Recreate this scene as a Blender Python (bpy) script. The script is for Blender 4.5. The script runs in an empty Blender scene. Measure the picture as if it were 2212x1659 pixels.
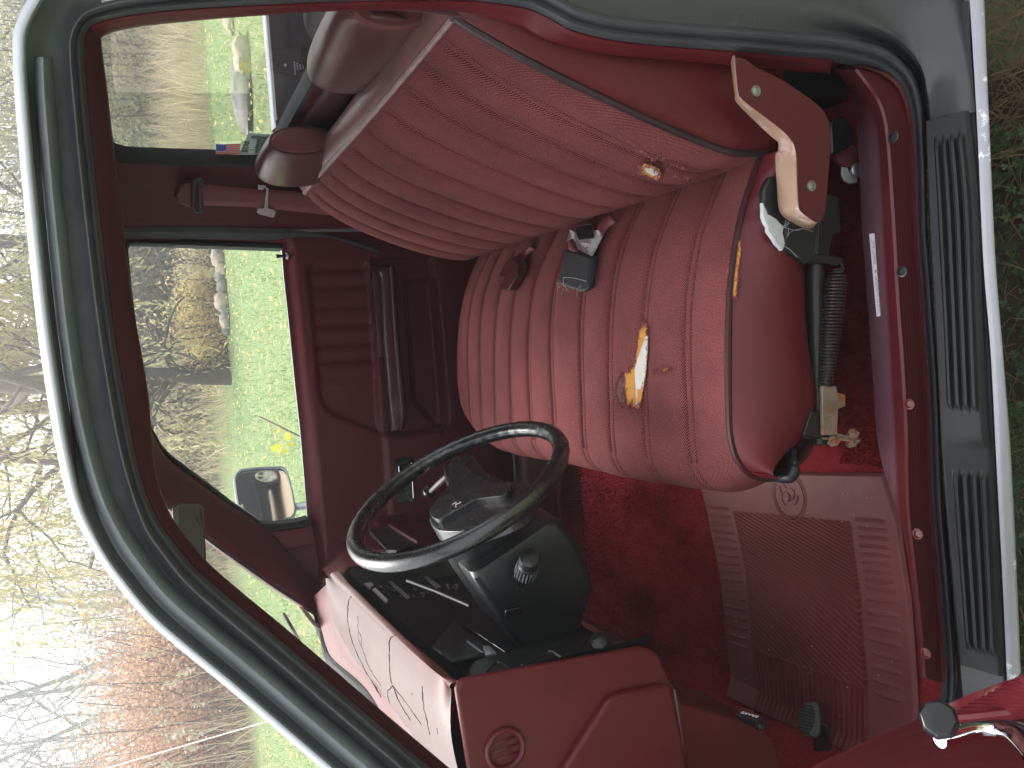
EXPOSURE = 1.9
import bpy, math, random
from mathutils import Vector, Matrix
V = Vector
random.seed(7)
C = bpy.context.scene.collection
sc = bpy.context.scene
# ------------------------------------------------------------------ camera
# The photograph was taken with the phone turned on its side, so the camera is rolled by a quarter turn.
PITCH, YAW, ROLL = math.radians(23.5), math.radians(2.5), math.radians(5)
CAM = V((0, -.85, 1.5))
FPX, CX, CY = 1789.0, 1106.0, 829.5
F = V((-math.sin(YAW)*math.cos(PITCH), math.cos(YAW)*math.cos(PITCH), -math.sin(PITCH)))
R0 = F.cross(V((0, 0, 1))).normalized(); U0 = R0.cross(F)
RR = math.cos(ROLL)*R0 - math.sin(ROLL)*U0
UU = math.cos(ROLL)*U0 + math.sin(ROLL)*R0
cd = bpy.data.cameras.new('camera'); cam = bpy.data.objects.new('camera', cd); C.objects.link(cam)
xa, ya, za = -UU, RR, -F
cam.matrix_world = Matrix(((xa.x, ya.x, za.x, CAM.x), (xa.y, ya.y, za.y, CAM.y), (xa.z, ya.z, za.z, CAM.z), (0, 0, 0, 1)))
cd.sensor_width = 36; cd.lens = 36*FPX/2212; cd.clip_start = .02; cd.clip_end = 2000
sc.camera = cam
def P(x, y, X=None, Y=None, Z=None, pl=None, a=None):
    """a measured sight line met with a known plane of the truck or the ground"""
    d = F - (x-CX)/FPX*UU + ((1659-y)-829.5)/FPX*RR
    if X is not None: t = (X-CAM.x)/d.x
    elif Y is not None: t = (Y-CAM.y)/d.y
    elif Z is not None: t = (Z-CAM.z)/d.z
    elif a is not None:                      # side of the cab, leaning inwards with height
        t = (a + .055*(CAM.z-.5) - CAM.y)/(d.y - .055*d.z)
    else:
        p0, n = pl; t = (p0-CAM).dot(n)/d.dot(n)
    return CAM + t*d
# ------------------------------------------------------------------ helpers
def cr(pts, n):
    """Catmull-Rom through pts, n samples"""
    if len(pts) == 2: return [pts[0].lerp(pts[1], i/(n-1)) for i in range(n)]
    k = len(pts)-1; out = []
    for i in range(n):
        t = i/(n-1)*k; j = min(int(t), k-1); t -= j
        p1, p2 = pts[j], pts[j+1]
        p0 = pts[j-1] if j > 0 else p1*2-p2
        p3 = pts[j+2] if j+2 <= k else p2*2-p1
        out.append(.5*((2*p1)+(p2-p0)*t+(2*p0-5*p1+4*p2-p3)*t*t+(3*p1-p0-3*p2+p3)*t**3))
    return out
def lin(xs, ys, x):
    if x <= xs[0]: return ys[0]
    for i in range(len(xs)-1):
        if x <= xs[i+1]:
            t = (x-xs[i])/(xs[i+1]-xs[i]); return ys[i]+(ys[i+1]-ys[i])*t
    return ys[-1]
def even(pts, n):
    """n samples evenly spaced along a polyline"""
    L = [0]
    for a, b in zip(pts, pts[1:]): L.append(L[-1]+(b-a).length)
    out = []; j = 0
    for i in range(n):
        s = L[-1]*i/(n-1)
        while j < len(L)-2 and L[j+1] < s: j += 1
        t = (s-L[j])/max(1e-9, L[j+1]-L[j]); out.append(pts[j].lerp(pts[j+1], min(1, max(0, t))))
    return out
class MB:
    def __init__(s): s.v = []; s.f = []; s.uv = {}; s.mi = []
    def add(s, pts, faces, uv=None, mi=0):
        o = len(s.v); s.v += [tuple(p) for p in pts]
        for f in faces: s.f.append([i+o for i in f]); s.mi.append(mi)
        if uv:
            for i, u in enumerate(uv): s.uv[o+i] = u
        return s
    def grid(s, rows, closed=False, uv=None, flip=False, mi=0):
        n, m = len(rows), len(rows[0]); pts = [p for r in rows for p in r]; fs = []
        for i in range(n-1):
            for j in range(m if closed else m-1):
                q = [i*m+j, i*m+(j+1) % m, (i+1)*m+(j+1) % m, (i+1)*m+j]
                fs.append(q[::-1] if flip else q)
        return s.add(pts, fs, [u for r in uv for u in r] if uv else None, mi)
    def box(s, c, d, rot=None, mi=0):
        c = V(c); d = V(d)/2; pts = []
        for x in (-1, 1):
            for y in (-1, 1):
                for z in (-1, 1):
                    p = V((x*d.x, y*d.y, z*d.z)); pts.append(c + (rot @ p if rot else p))
        return s.add(pts, [(0, 1, 3, 2), (4, 6, 7, 5), (0, 4, 5, 1), (2, 3, 7, 6), (0, 2, 6, 4), (1, 5, 7, 3)], mi=mi)
    def tube(s, path, r, k=8, cap=True, mi=0, up=None):
        n = len(path); rings = []
        nrm = None
        for i, p in enumerate(path):
            t = (path[min(i+1, n-1)]-path[max(i-1, 0)])
            if t.length < 1e-9: t = V((0, 0, 1))
            t.normalize()
            if nrm is None:
                nrm = t.orthogonal().normalized()
            nrm = (nrm - t*nrm.dot(t))
            if nrm.length < 1e-6: nrm = t.orthogonal()
            nrm.normalize(); b = t.cross(nrm)
            rr = r[i] if isinstance(r, (list, tuple)) else r
            rings.append([p + rr*(math.cos(2*math.pi*j/k)*nrm + math.sin(2*math.pi*j/k)*b) for j in range(k)])
        o = len(s.v); s.grid(rings, closed=True, mi=mi)
        if cap:
            s.f.append([o+j for j in range(k)][::-1]); s.mi.append(mi)
            s.f.append([o+(n-1)*k+j for j in range(k)]); s.mi.append(mi)
        return s
    def lathe(s, o, ax, prof, k=24, mi=0):
        """prof: list of (distance along axis, radius)"""
        ax = V(ax).normalized(); n = ax.orthogonal().normalized(); b = ax.cross(n); o = V(o)
        rows = [[o+ax*h+max(r, 1e-4)*(math.cos(2*math.pi*j/k)*n+math.sin(2*math.pi*j/k)*b) for j in range(k)] for h, r in prof]
        return s.grid(rows, closed=True, mi=mi)
    def prism(s, pts, ext, mi=0):
        """closed outline extruded by a vector, both ends capped"""
        n = len(pts); ext = V(ext)
        s.add(list(pts)+[p+ext for p in pts], [list(range(n))[::-1], list(range(n, 2*n))] + [(i, (i+1) % n, n+(i+1) % n, n+i) for i in range(n)], mi=mi)
        return s
    def face(s, pts, mi=0): return s.add(pts, [list(range(len(pts)))], mi=mi)
    def build(s, name, mat, parent=None, smooth=True, bevel=0, seg=2, sub=0, ang=40, solid=0, label=None):
        me = bpy.data.meshes.new(name); me.from_pydata(s.v, [], s.f)
        if s.uv:
            ul = me.uv_layers.new(name='UVMap')
            for l in me.loops: ul.data[l.index].uv = s.uv.get(l.vertex_index, (0, 0))
        for m in (mat if isinstance(mat, (list, tuple)) else [mat]): me.materials.append(m)
        if isinstance(mat, (list, tuple)): me.polygons.foreach_set('material_index', s.mi)
        if smooth: me.polygons.foreach_set('use_smooth', [True]*len(me.polygons))
        me.update()
        o = bpy.data.objects.new(name, me); C.objects.link(o)
        if parent is not None:
            o.parent = parent; o.matrix_parent_inverse = parent_inv(parent)
        if solid:
            m = o.modifiers.new('s', 'SOLIDIFY'); m.thickness = solid; m.offset = 0
        if bevel:
            m = o.modifiers.new('b', 'BEVEL'); m.width = bevel; m.segments = seg; m.limit_method = 'ANGLE'; m.angle_limit = math.radians(ang); m.harden_normals = False
        if sub:
            m = o.modifiers.new('d', 'SUBSURF'); m.levels = sub; m.render_levels = sub
        if smooth and not sub:
            try: me.set_sharp_from_angle(angle=math.radians(ang))
            except Exception: pass
        if label: o['label'] = label
        return o
def parent_inv(p):
    # part meshes are written in world metres; only a thing's Empty carries an offset
    return Matrix.Translation(-p.location) if p.parent is None else Matrix.Identity(4)
def thing(name, label, cat, loc, group=None):
    o = bpy.data.objects.new(name, None); C.objects.link(o); o.location = loc; o.empty_display_size = .2
    o['label'] = label; o['category'] = cat
    if group: o['group'] = group
    return o
def tag(o, label, cat, group=None, kind=None):
    if label: o['label'] = label
    if cat: o['category'] = cat
    if group: o['group'] = group
    if kind: o['kind'] = kind
    return o
# ------------------------------------------------------------------ materials
class NT:
    def __init__(s, name):
        s.m = bpy.data.materials.new(name); s.m.use_nodes = True; s.t = s.m.node_tree; s.n = s.t.nodes; s.l = s.t.links
        s.b = s.n['Principled BSDF']; s.co = s.n.new('ShaderNodeTexCoord'); s.hs = None
    def new(s, typ, **kw):
        o = s.n.new('ShaderNode'+typ)
        for k, v in kw.items():
            if hasattr(o, k) and k not in ('Scale',): setattr(o, k, v)
            else: o.inputs[k].default_value = v
        return o
    def L(s, a, b): s.l.new(a, b)
    def noise(s, scale, detail=4, rough=.55, vec=None, dist=0):
        o = s.new('TexNoise'); o.inputs['Scale'].default_value = scale; o.inputs['Detail'].default_value = detail
        o.inputs['Roughness'].default_value = rough; o.inputs['Distortion'].default_value = dist
        s.L(vec or s.co.outputs['Object'], o.inputs['Vector']); return o.outputs['Fac']
    def ramp(s, fac, stops):
        o = s.new('ValToRGB'); e = o.color_ramp.elements
        while len(e) > len(stops): e.remove(e[-1])
        while len(e) < len(stops): e.new(.5)
        for i, (p, c) in enumerate(stops):
            e[i].position = p; e[i].color = (*c, 1) if len(c) == 3 else c
        s.L(fac, o.inputs['Fac']); return o.outputs['Color']
    def math(s, op, a, b=None):
        o = s.new('Math', operation=op)
        for i, q in enumerate((a, b)):
            if q is None: continue
            if isinstance(q, (int, float)): o.inputs[i].default_value = q
            else: s.L(q, o.inputs[i])
        return o.outputs[0]
    def mix(s, fac, a, b, mode='MIX'):
        o = s.new('Mix', data_type='RGBA', blend_type=mode)
        for i, q in ((0, fac), (6, a), (7, b)):
            if isinstance(q, (int, float)): o.inputs[i].default_value = q
            elif isinstance(q, (tuple, list)): o.inputs[i].default_value = (*q, 1)
            else: s.L(q, o.inputs[i])
        return o.outputs[2]
    def bump(s, h, strength=.3, dist=.002):
        o = s.new('Bump'); o.inputs['Strength'].default_value = strength; o.inputs['Distance'].default_value = dist
        s.L(h, o.inputs['Height'])
        if s.hs: s.L(s.hs, o.inputs['Normal'])
        s.hs = o.outputs['Normal']; s.L(s.hs, s.b.inputs['Normal']); return s
    def col(s, c):
        if isinstance(c, (tuple, list)): s.b.inputs['Base Color'].default_value = (*c, 1)
        else: s.L(c, s.b.inputs['Base Color'])
        return s
    def set(s, **kw):
        for k, v in kw.items():
            k = {'rough': 'Roughness', 'metal': 'Metallic', 'spec': 'Specular IOR Level', 'sheen': 'Sheen Weight', 'coat': 'Coat Weight', 'coatr': 'Coat Roughness', 'sss': 'Subsurface Weight', 'sheenr': 'Sheen Roughness'}.get(k, k)
            if isinstance(v, (int, float)): s.b.inputs[k].default_value = v
            elif isinstance(v, (tuple, list)): s.b.inputs[k].default_value = (*v, 1)
            else: s.L(v, s.b.inputs[k])
        return s
def sc3(c, k): return tuple(min(1, x*k) for x in c)
def plain(name, c, rough=.5, metal=0, var=.18, vscale=9, grain=900, gs=.12, spec=.38, wear=None, **kw):
    """one colour with soft blotches, a fine moulded grain and uneven gloss"""
    t = NT(name); n = t.noise(vscale, 5, .6)
    col = t.ramp(n, [(.3, sc3(c, 1-var)), (.7, sc3(c, 1+var))])
    if wear:
        w = t.noise(wear[1], 8, .7); wf = t.ramp(w, [(wear[2], (0, 0, 0)), (wear[2]+.06, (1, 1, 1))]); col = t.mix(wf, col, wear[0])
    t.col(col); r = t.ramp(t.noise(vscale*2.3, 6, .65), [(.3, (max(.02, rough-.045),)*3), (.7, (min(1, rough+.045),)*3)])
    t.set(rough=r, metal=metal, spec=spec, **kw)
    if gs: t.bump(t.noise(grain, 3, .6), gs, .0006)
    return t.m
RED = (.092, .0068, .0108)
M = {}
M['vinyl'] = plain('red_vinyl', RED, .42, grain=700, gs=.15, var=.12)
M['trim'] = plain('red_trim', (.088, .0066, .0105), .4, grain=500, gs=.1, var=.12)
M['door_red'] = plain('door_card_red', (.085, .0078, .013), .4, grain=600, gs=.15, var=.1, spec=.26)
M['header'] = plain('shaded_header_trim', (.042, .0062, .0092), .4, grain=500, gs=.1, var=.12)  # same red as the trim, darkened to hold the shade under the roof
def sillmat():
    t = NT('sill_vinyl'); g = t.new('NewGeometry'); sp = t.new('SeparateXYZ'); t.L(g.outputs['Position'], sp.inputs[0])
    n = t.noise(30, 6, .7); x = t.math('ADD', sp.outputs[0], t.math('MULTIPLY', n, .06))
    a = t.ramp(t.math('ADD', x, .5), [(.22, (0, 0, 0)), (.30, (1, 1, 1)), (.79, (1, 1, 1)), (.86, (0, 0, 0))])
    y = t.ramp(t.math('MULTIPLY', sp.outputs[1], 5), [(.19, (0, 0, 0)), (.24, (1, 1, 1))])
    f = t.math('MULTIPLY', a, y); c = t.mix(f, (.075, .0085, .0125), (.125, .052, .070))
    sm = t.ramp(x, [(.0, (0, 0, 0)), (.5, (0, 0, 0))]); t.col(t.mix(t.ramp(t.noise(16, 5, .7), [(.55, (0, 0, 0)), (.8, (.35, .35, .35))]), c, (.055, .018, .024)))
    t.set(rough=.34); t.bump(t.noise(500, 3, .6), .25, .0006); return t.m
M['mauve'] = sillmat()
M['faded'] = plain('faded_dash_pad', (.165, .09, .083), .4, grain=700, gs=.15, var=.14, vscale=7)
M['headrest'] = plain('headrest_vinyl', (.09, .031, .035), .32, grain=600, gs=.03, var=.1)
M['black'] = plain('black_plastic', (.010, .011, .0125), .36, grain=900, gs=.15, var=.2, spec=.5)
M['wheelblack'] = plain('wheel_black', (.012, .012, .013), .27, grain=330, gs=.35, var=.2, spec=.85)
M['blackgloss'] = plain('black_gloss', (.01, .01, .011), .14, grain=200, gs=.0, var=.1)
M['gutter'] = plain('gutter_rubber', (.11, .12, .138), .5, grain=1200, gs=.2, var=.2, vscale=14)
M['rubber'] = plain('seal_rubber', (.05, .053, .059), .45, grain=1200, gs=.2, var=.2, vscale=14)
M['rubber_grey'] = plain('roof_rubber', (.19, .205, .235), .5, grain=1500, gs=.25, var=.12, vscale=14)
M['scuff'] = plain('scuff_plate', (.0065, .0072, .0088), .46, grain=1100, gs=.6, var=.2)
M['paint'] = plain('silver_paint', (.33, .345, .375), .32, .3, grain=2500, gs=.03, var=.04)
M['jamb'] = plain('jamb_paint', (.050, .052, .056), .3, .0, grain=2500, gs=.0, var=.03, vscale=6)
M['chip'] = plain('chipped_paint', (.33, .335, .37), .32, .3, grain=2500, gs=.05, var=.05, wear=((.75, .75, .73), 26, .6))
M['chrome'] = plain('chrome', (.85, .85, .87), .06, 1, gs=0, var=.03)
M['steel'] = plain('zinc_steel', (.45, .46, .45), .35, .9, var=.12)
M['rust'] = plain('rusty_steel', (.23, .17, .13), .55, .3, var=.3, vscale=30, wear=((.26, .1, .04), 45, .5))
M['blacksteel'] = plain('black_steel', (.02, .019, .018), .35, .2, var=.3, vscale=30)
M['foam'] = plain('yellow_foam', (.46, .205, .035), .8, grain=300, gs=.5, var=.15, vscale=40)
M['whitefoam'] = plain('white_foam', (.42, .44, .44), .85, grain=300, gs=.6, var=.12, vscale=40)
M['gauze'] = plain('white_gauze', (.5, .48, .46), .85, grain=400, gs=.6, var=.08, vscale=60)
M['beige'] = plain('beige_cover_edge', (.34, .22, .155), .4, grain=500, gs=.2, var=.16, vscale=14, wear=((.5, .36, .33), 18, .55))
M['cover'] = plain('recliner_cover', (.078, .0088, .013), .45, grain=600, gs=.1, var=.08)
M['webbing'] = None
M['white'] = plain('white_label', (.62, .6, .64), .5, gs=0, var=.03)
M['print'] = plain('grey_print', (.35, .34, .36), .6, gs=0, var=.03)
M['whiteprint'] = plain('white_print', (.75, .75, .75), .6, gs=0, var=.03)
def fabric():
    t = NT('seat_fabric'); uv = t.co.outputs['UV']
    mp = t.new('Mapping'); t.L(uv, mp.inputs['Vector']); mp.inputs['Rotation'].default_value = (0, 0, math.radians(58))
    w = t.new('TexWave', wave_type='BANDS', bands_direction='X'); t.L(mp.outputs[0], w.inputs['Vector'])
    w.inputs['Scale'].default_value = 128; w.inputs['Distortion'].default_value = .3; w.inputs['Detail'].default_value = 2; w.inputs['Detail Scale'].default_value = 3
    n2 = t.noise(430, 3, .7, uv); n1 = t.noise(5, 5, .6, uv); n3 = t.noise(26, 4, .6, uv)
    h = t.math('ADD', t.math('MULTIPLY', w.outputs['Fac'], .5), t.math('MULTIPLY', n2, .95))
    base = t.ramp(h, [(.3, (.018, .0024, .003)), (.66, (.105, .0185, .0208)), (1.0, (.29, .10, .098))])
    soil = t.ramp(n1, [(.42, (1, 1, 1)), (.68, (.72, .72, .78))])
    base = t.mix(1, base, soil, 'MULTIPLY')
    base = t.mix(1, base, t.ramp(n3, [(.3, (.9, .9, .9)), (.7, (1.08, 1.05, 1.05))]), 'MULTIPLY')
    t.col(base); t.set(rough=.9, spec=.15)
    t.bump(h, .35, .0012); return t.m
M['fabric'] = fabric()
def webbing():
    t = NT('belt_webbing'); w = t.new('TexWave', wave_type='BANDS', bands_direction='DIAGONAL'); t.L(t.co.outputs['Object'], w.inputs['Vector'])
    w.inputs['Scale'].default_value = 160
    t.col(t.ramp(w.outputs['Fac'], [(.2, (.12, .019, .026)), (.8, (.18, .034, .042))])); t.set(rough=.6); t.bump(w.outputs['Fac'], .3, .0006); return t.m
M['webbing'] = webbing()
M['webbing_pale'] = plain('pale_webbing', (.1, .04, .042), .75, grain=500, gs=.5, var=.12)
def carpet():
    t = NT('carpet'); n = t.noise(420, 3, .7); n2 = t.noise(70, 4, .6); n1 = t.noise(6, 5, .6)
    c = t.ramp(n, [(.3, (.14, .009, .013)), (.55, (.34, .027, .037)), (.8, (.50, .07, .08))])
    c = t.mix(1, c, t.ramp(n1, [(.34, (.55, .45, .45)), (.5, (1, 1, 1))]), 'MULTIPLY')
    c = t.mix(t.ramp(t.noise(300, 1, .5), [(.74, (0, 0, 0)), (.77, (.7, .7, .7))]), c, (.42, .14, .11))
    t.col(c); t.set(rough=1, spec=.1); t.bump(t.math('ADD', n, t.math('MULTIPLY', n2, 1.4)), .9, .006); return t.m
M['carpet'] = carpet()
def matrub():
    t = NT('mat_rubber'); n = t.noise(5, 5, .6); n2 = t.noise(30, 6, .7)
    c = t.ramp(n, [(.3, (.13, .036, .040)), (.7, (.18, .052, .057))]); c = t.mix(t.ramp(n2, [(.55, (0, 0, 0)), (.8, (.3, .3, .3))]), c, (.11, .045, .042))
    t.col(c); t.set(spec=.22, rough=t.ramp(n2, [(.3, (.36,)*3), (.7, (.55,)*3)])); t.bump(t.noise(700, 3, .6), .15, .0006); return t.m
M['mat'] = matrub()
def glass(name, tint=(.93, .96, .95), refl=.3):
    t = NT(name); t.n.remove(t.b); out = t.n['Material Output']
    tr = t.new('BsdfTransparent'); tr.inputs[0].default_value = (*tint, 1); gl = t.new('BsdfGlossy'); gl.inputs['Roughness'].default_value = .02
    fr = t.new('Fresnel'); fr.inputs['IOR'].default_value = 1.45; mx = t.new('MixShader')
    t.L(t.math('MULTIPLY', fr.outputs[0], refl), mx.inputs[0]); t.L(tr.outputs[0], mx.inputs[1]); t.L(gl.outputs[0], mx.inputs[2]); t.L(mx.outputs[0], out.inputs['Surface']); return t.m
M['glass'] = glass('window_glass')
M['mirror'] = plain('mirror_silver', (.9, .9, .9), .02, 1, gs=0, var=0)
def dashmat():
    # sun-bleached top, still red along the rolled front edge
    t = NT('bleached_dash'); g = t.new('NewGeometry'); sp = t.new('SeparateXYZ'); t.L(g.outputs['Position'], sp.inputs[0]); n = t.noise(9, 5, .6)
    x = t.math('ADD', t.math('ADD', t.math('MULTIPLY', sp.outputs[0], -1), t.math('MULTIPLY', sp.outputs[1], .05)), t.math('MULTIPLY', n, .016))
    f = t.ramp(x, [(.468, (0, 0, 0)), (.512, (1, 1, 1))]); c = t.mix(f, (.085, .016, .018), t.ramp(n, [(.3, (.07, .030, .029)), (.7, (.098, .044, .042))]))
    t.col(c); t.set(rough=.42, spec=.4); t.bump(t.noise(700, 3, .6), .15, .0006); return t.m
M['dashpad'] = dashmat()
truck = thing('pickup_truck', 'silver pickup truck with its driver door open on a worn red bench seat cab', 'pickup truck', (0, .8, 0))
# ------------------------------------------------------------------ near door opening: one loop of stations, bands swept along it
S = [(1000, 1715), (768, 1518), (607, 1380), (506, 1297), (429, 1230), (376, 1166), (344, 1121), (312, 1048), (290, 960), (271, 851), (245, 690), (225, 529),
     (205, 350), (190, 198), (184, 120), (186, 82), (198, 60), (231, 46), (298, 33), (397, 23), (529, 15), (713, 7), (880, 3), (1000, 4), (1060, 9), (1137, 21),
     (1187, 43), (1237, 69), (1319, 89), (1426, 102), (1572, 113), (1717, 126), (1797, 132), (1850, 143), (1899, 158), (1937, 187), (1955, 225), (1965, 273), (1971, 364),
     (1975, 494), (1983, 603), (1993, 748), (2000, 857), (2009, 1097), (2020, 1230), (2029, 1352), (2035, 1473), (2020, 1560), (1950, 1660), (1750, 1800)]
NS = len(S)
def nrm2(i):
    a = S[max(0, i-1)]; b = S[min(NS-1, i+1)]; dx, dy = b[0]-a[0], b[1]-a[1]; l = math.hypot(dx, dy)
    return (dy/l, -dx/l) if False else (-(-dy)/l*1.0, -dx/l)
# outward = away from the middle of the opening
def outw(i):
    a = S[max(0, i-1)]; b = S[min(NS-1, i+1)]; dx, dy = b[0]-a[0], b[1]-a[1]; l = math.hypot(dx, dy); n = (-dy/l, dx/l)
    c = (1150-S[i][0], 800-S[i][1])
    return n if n[0]*c[0]+n[1]*c[1] < 0 else (-n[0], -n[1])
NRM = [outw(i) for i in range(NS)]
def off(i, o): return (S[i][0]+NRM[i][0]*o, S[i][1]+NRM[i][1]*o)
def band(o_a, i0=0, i1=NS-1, dense=6, cross=None):
    """o_a: list of (offset function, depth function) -> smooth swept grid"""
    rows = []
    for i in range(i0, i1+1):
        r = []
        for o, a in o_a:
            oo = o(i) if callable(o) else o; aa = a(i) if callable(a) else a
            x, y = off(i, oo); r.append(P(x, y, a=aa))
        rows.append(r)
    cols = [cr([r[k] for r in rows], (i1-i0)*dense+1) for k in range(len(o_a))]
    n = len(cols[0]); g = []
    for j in range(n):
        p = [c[j] for c in cols]
        g.append(cr(p, (len(p)-1)*3+1) if cross is None else p)
    return g
W2 = lambda i: lin([0, 2, 6, 7, 9, 13, 15, 18, 22, 24, 27, 33, 34, 35, 36, 37, 39, NS], [53, 53, 44, 38, 42, 40, 40, 42, 50, 55, 57, 57, 54, 46, 38, 32, 29, 30], i)
RIN = lambda i: -lin([0, 3, 6, 7, 9, 13, 15, 17, 19, 21, 23, 25, 26, 27, 29, 31, 34], [20, 20, 22, 26, 45, 38, 30, 22, 20, 14, 18, 36, 40, 30, 22, 25, 25], i)
# red pinch trim that edges the opening down to the foot of the rear pillar
g = band([(RIN, .075), (lambda i: RIN(i)*.93, .06), (lambda i: RIN(i)*.5, .05), (0, .04), (3, .045)], 0, 32)
MB().grid(g[16*6:]).build('door_frame_trim', M['trim'], truck, solid=.004)
MB().grid(g[:16*6+1]).build('shaded_header_trim', M['header'], truck, solid=.004)
# inner door seal, all round
sp = [(-2, .046), (lambda i: W2(i)*.1, .036), (lambda i: W2(i)*.3, .026), (lambda i: W2(i)*.5, .03), (lambda i: W2(i)*.62, .022), (lambda i: W2(i)*.85, .018), (lambda i: W2(i)*1.0, .036)]
MB().grid(band(sp)).build('door_seal', M['rubber'], truck)
# painted gutter and roof edge (driver's side), with a second seal lying in the gutter
i1 = 17
O = lambda *k: (lambda i: lin([0, 2, 6, 7, 9, 13, 17], k, i))
bulb0, bulb1, strip1, white1, white2 = O(67, 67, 68, 76, 86, 76, 66), O(113, 113, 112, 114, 123, 112, 100), O(134, 134, 135, 138, 138, 129, 118), O(134, 134, 135, 138, 138, 129, 118), O(156, 156, 158, 166, 168, 159, 150)
g = band([(lambda i: W2(i)-2, .034), (lambda i: W2(i)+8, .052), (lambda i: bulb0(i)+4, .056), (bulb1, .05), (strip1, .045)], 0, i1)
MB().grid(g).build('door_gutter', M['gutter'], truck)
g = band([(lambda i: bulb0(i)-4, .05), (lambda i: bulb0(i)*.85+bulb1(i)*.15, .03), (lambda i: bulb0(i)*.5+bulb1(i)*.5, .016), (lambda i: bulb0(i)*.12+bulb1(i)*.88, .022), (lambda i: bulb1(i)+3, .044)], 0, 14)
MB().grid(g).build('roof_weatherstrip', M['rubber_grey'], truck)
roofe = band([(strip1, .044), (lambda i: strip1(i)+1.5, .012), (lambda i: white1(i)*.6+white2(i)*.4, .006), (white2, .014)], 0, i1)
body = MB(); body.grid(roofe)
# roof skin from the gutter across to the passenger side
k0 = 5*6; edge = [r[-1] for r in roofe]
rt = [[p, p+V((0, .03, .003)), p+V((.0, .14, .012)), V((p.x, .8, 1.618)), V((p.x, 1.5, 1.608)), V((p.x, 1.6, 1.59))] for p in edge[72:]]
last = rt[-1]; rt.append([V((.62, q.y, q.z)) for q in last])
body.grid(rt)
body.build('roof', M['paint'], truck, ang=60)
# rear pillar jamb and rocker, lofted from the seal out to the body side
def ptsA(lst, a): return [P(x, y, a=a) for x, y in lst]
idx = [20, 22, 24, 25, 26, 27, 28, 29, 30, 31, 32, 33, 34, 35, 36, 37, 38]
c0 = [P(*off(i, W2(i)-3), a=.034) for i in idx]
c1 = [P(*off(i, W2(i)+6), a=lin([20, 31, 34, 38], [.034, .036, .05, .05], i)) for i in idx]
c2 = [P(*off(i, W2(i)+lin([20, 30, 33, 36, 38], [60, 60, 38, 12, 11], i)), a=lin([20, 30, 34, 38], [.03, .028, .014, .012], i)) for i in idx]
c3 = [P(*q, a=a) for q, a in zip([(529, -160), (880, -170), (1060, -160), (1137, -150), (1187, -135), (1237, -120), (1319, -100), (1426, -90), (1572, -80), (1717, -60), (1797, -50), (1860, -20), (1930, 40), (1985, 110), (2010, 170), (2018, 225), (2019, 262)], [.02]*11+[.018, .012, .006, .002, 0, 0])]
c4 = [P(*q, a=a) for q, a in zip([(529, -260), (880, -280), (1060, -280), (1137, -280), (1187, -280), (1237, -280), (1319, -270), (1426, -260), (1572, -250), (1717, -230), (1850, -200), (1980, -120), (2040, -30), (2062, 60), (2078, 130), (2085, 190), (2089, 245)], [-.01]*11+[-.012, -.02, -.03, -.036, -.042, -.045])]
c5 = [p+V((.05, -.012, -.015)) if k < 11 else p+V((.02-.0033*(k-11), -.004, -.022)) for k, p in enumerate(c4)]
rows = [cr(c, 90) for c in (c0, c1, c2, c3, c4, c5)]
gj = [cr([r[j] for r in rows], 26) for j in range(90)]
jm = MB().grid(gj)
# rocker under the scuff plate
xs = [2.0, .5, .2, 0, -.3, -.6, -.9, -1.05]
PTop = [(1999, 262), (2009, 494), (2021, 700), (2036, 1000), (2073, 1433), (2085, 1560)]
PBot = [(2089, 243), (2110, 450), (2118, 676), (2130, 940), (2146, 1010), (2158, 1250), (2168, 1462), (2175, 1560)]
ra = cr([P(x, y, a=.004) for x, y in PTop], 40); rb = cr([P(x, y, a=-.046) for x, y in PBot], 40)
seal_out = cr([P(*off(i, W2(i)-3), a=.034) for i in range(37, 48)], 40)
ext = lambda c: [c[0]+V((.02, 0, 0))]+c
W0 = [(2095, 0), (2110, 255), (2124, 560), (2140, 760), (2152, 990), (2166, 1260), (2176, 1480), (2182, 1600)]
W1 = [(2126, 0), (2136, 255), (2150, 560), (2166, 760), (2184, 990), (2197, 1260), (2206, 1480), (2212, 1600)]
wa = cr([P(x, y, a=-.05) for x, y in W0], 60); wb = cr([P(x, y, a=-.058) for x, y in W1], 60)
jm.grid([cr([p+V((0, .004, .0)), p+V((0, -.0, -.006))], 3) for p in []] or [[a, b] for a, b in zip([p+V((0, 0, -.006)) for p in seal_out], [p+V((0, .004, -.006)) for p in ra])])
jm.grid([[a+V((0, .004, -.006)), b+V((0, .004, -.006))] for a, b in zip(ra, rb)])
wa2 = even([p+V((0, .003, .0)) for p in wa], 60); rb2 = even([P(2075, 0, a=-.03)]+[p+V((0, .003, -.008)) for p in rb], 60)
jm.grid([cr([a, a.lerp(b, .5)+V((0, .006, -.002)), b], 7) for a, b in zip(rb2, wa2)])
jm.build('door_jamb', M['jamb'], truck)
low = []
for a, b in zip(wa, wb):
    low.append(cr([a, a.lerp(b, .25)+V((0, -.004, 0)), a.lerp(b, .75)+V((0, -.004, 0)), b, b+V((0, .004, -.003)), b+V((0, .03, -.012)), b+V((0, .12, -.03))], 29))
low = [[p+V((.6, 0, 0)) for p in low[0]]]+low
MB().grid(low).build('rocker_panel', M['chip'], truck)
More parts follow.
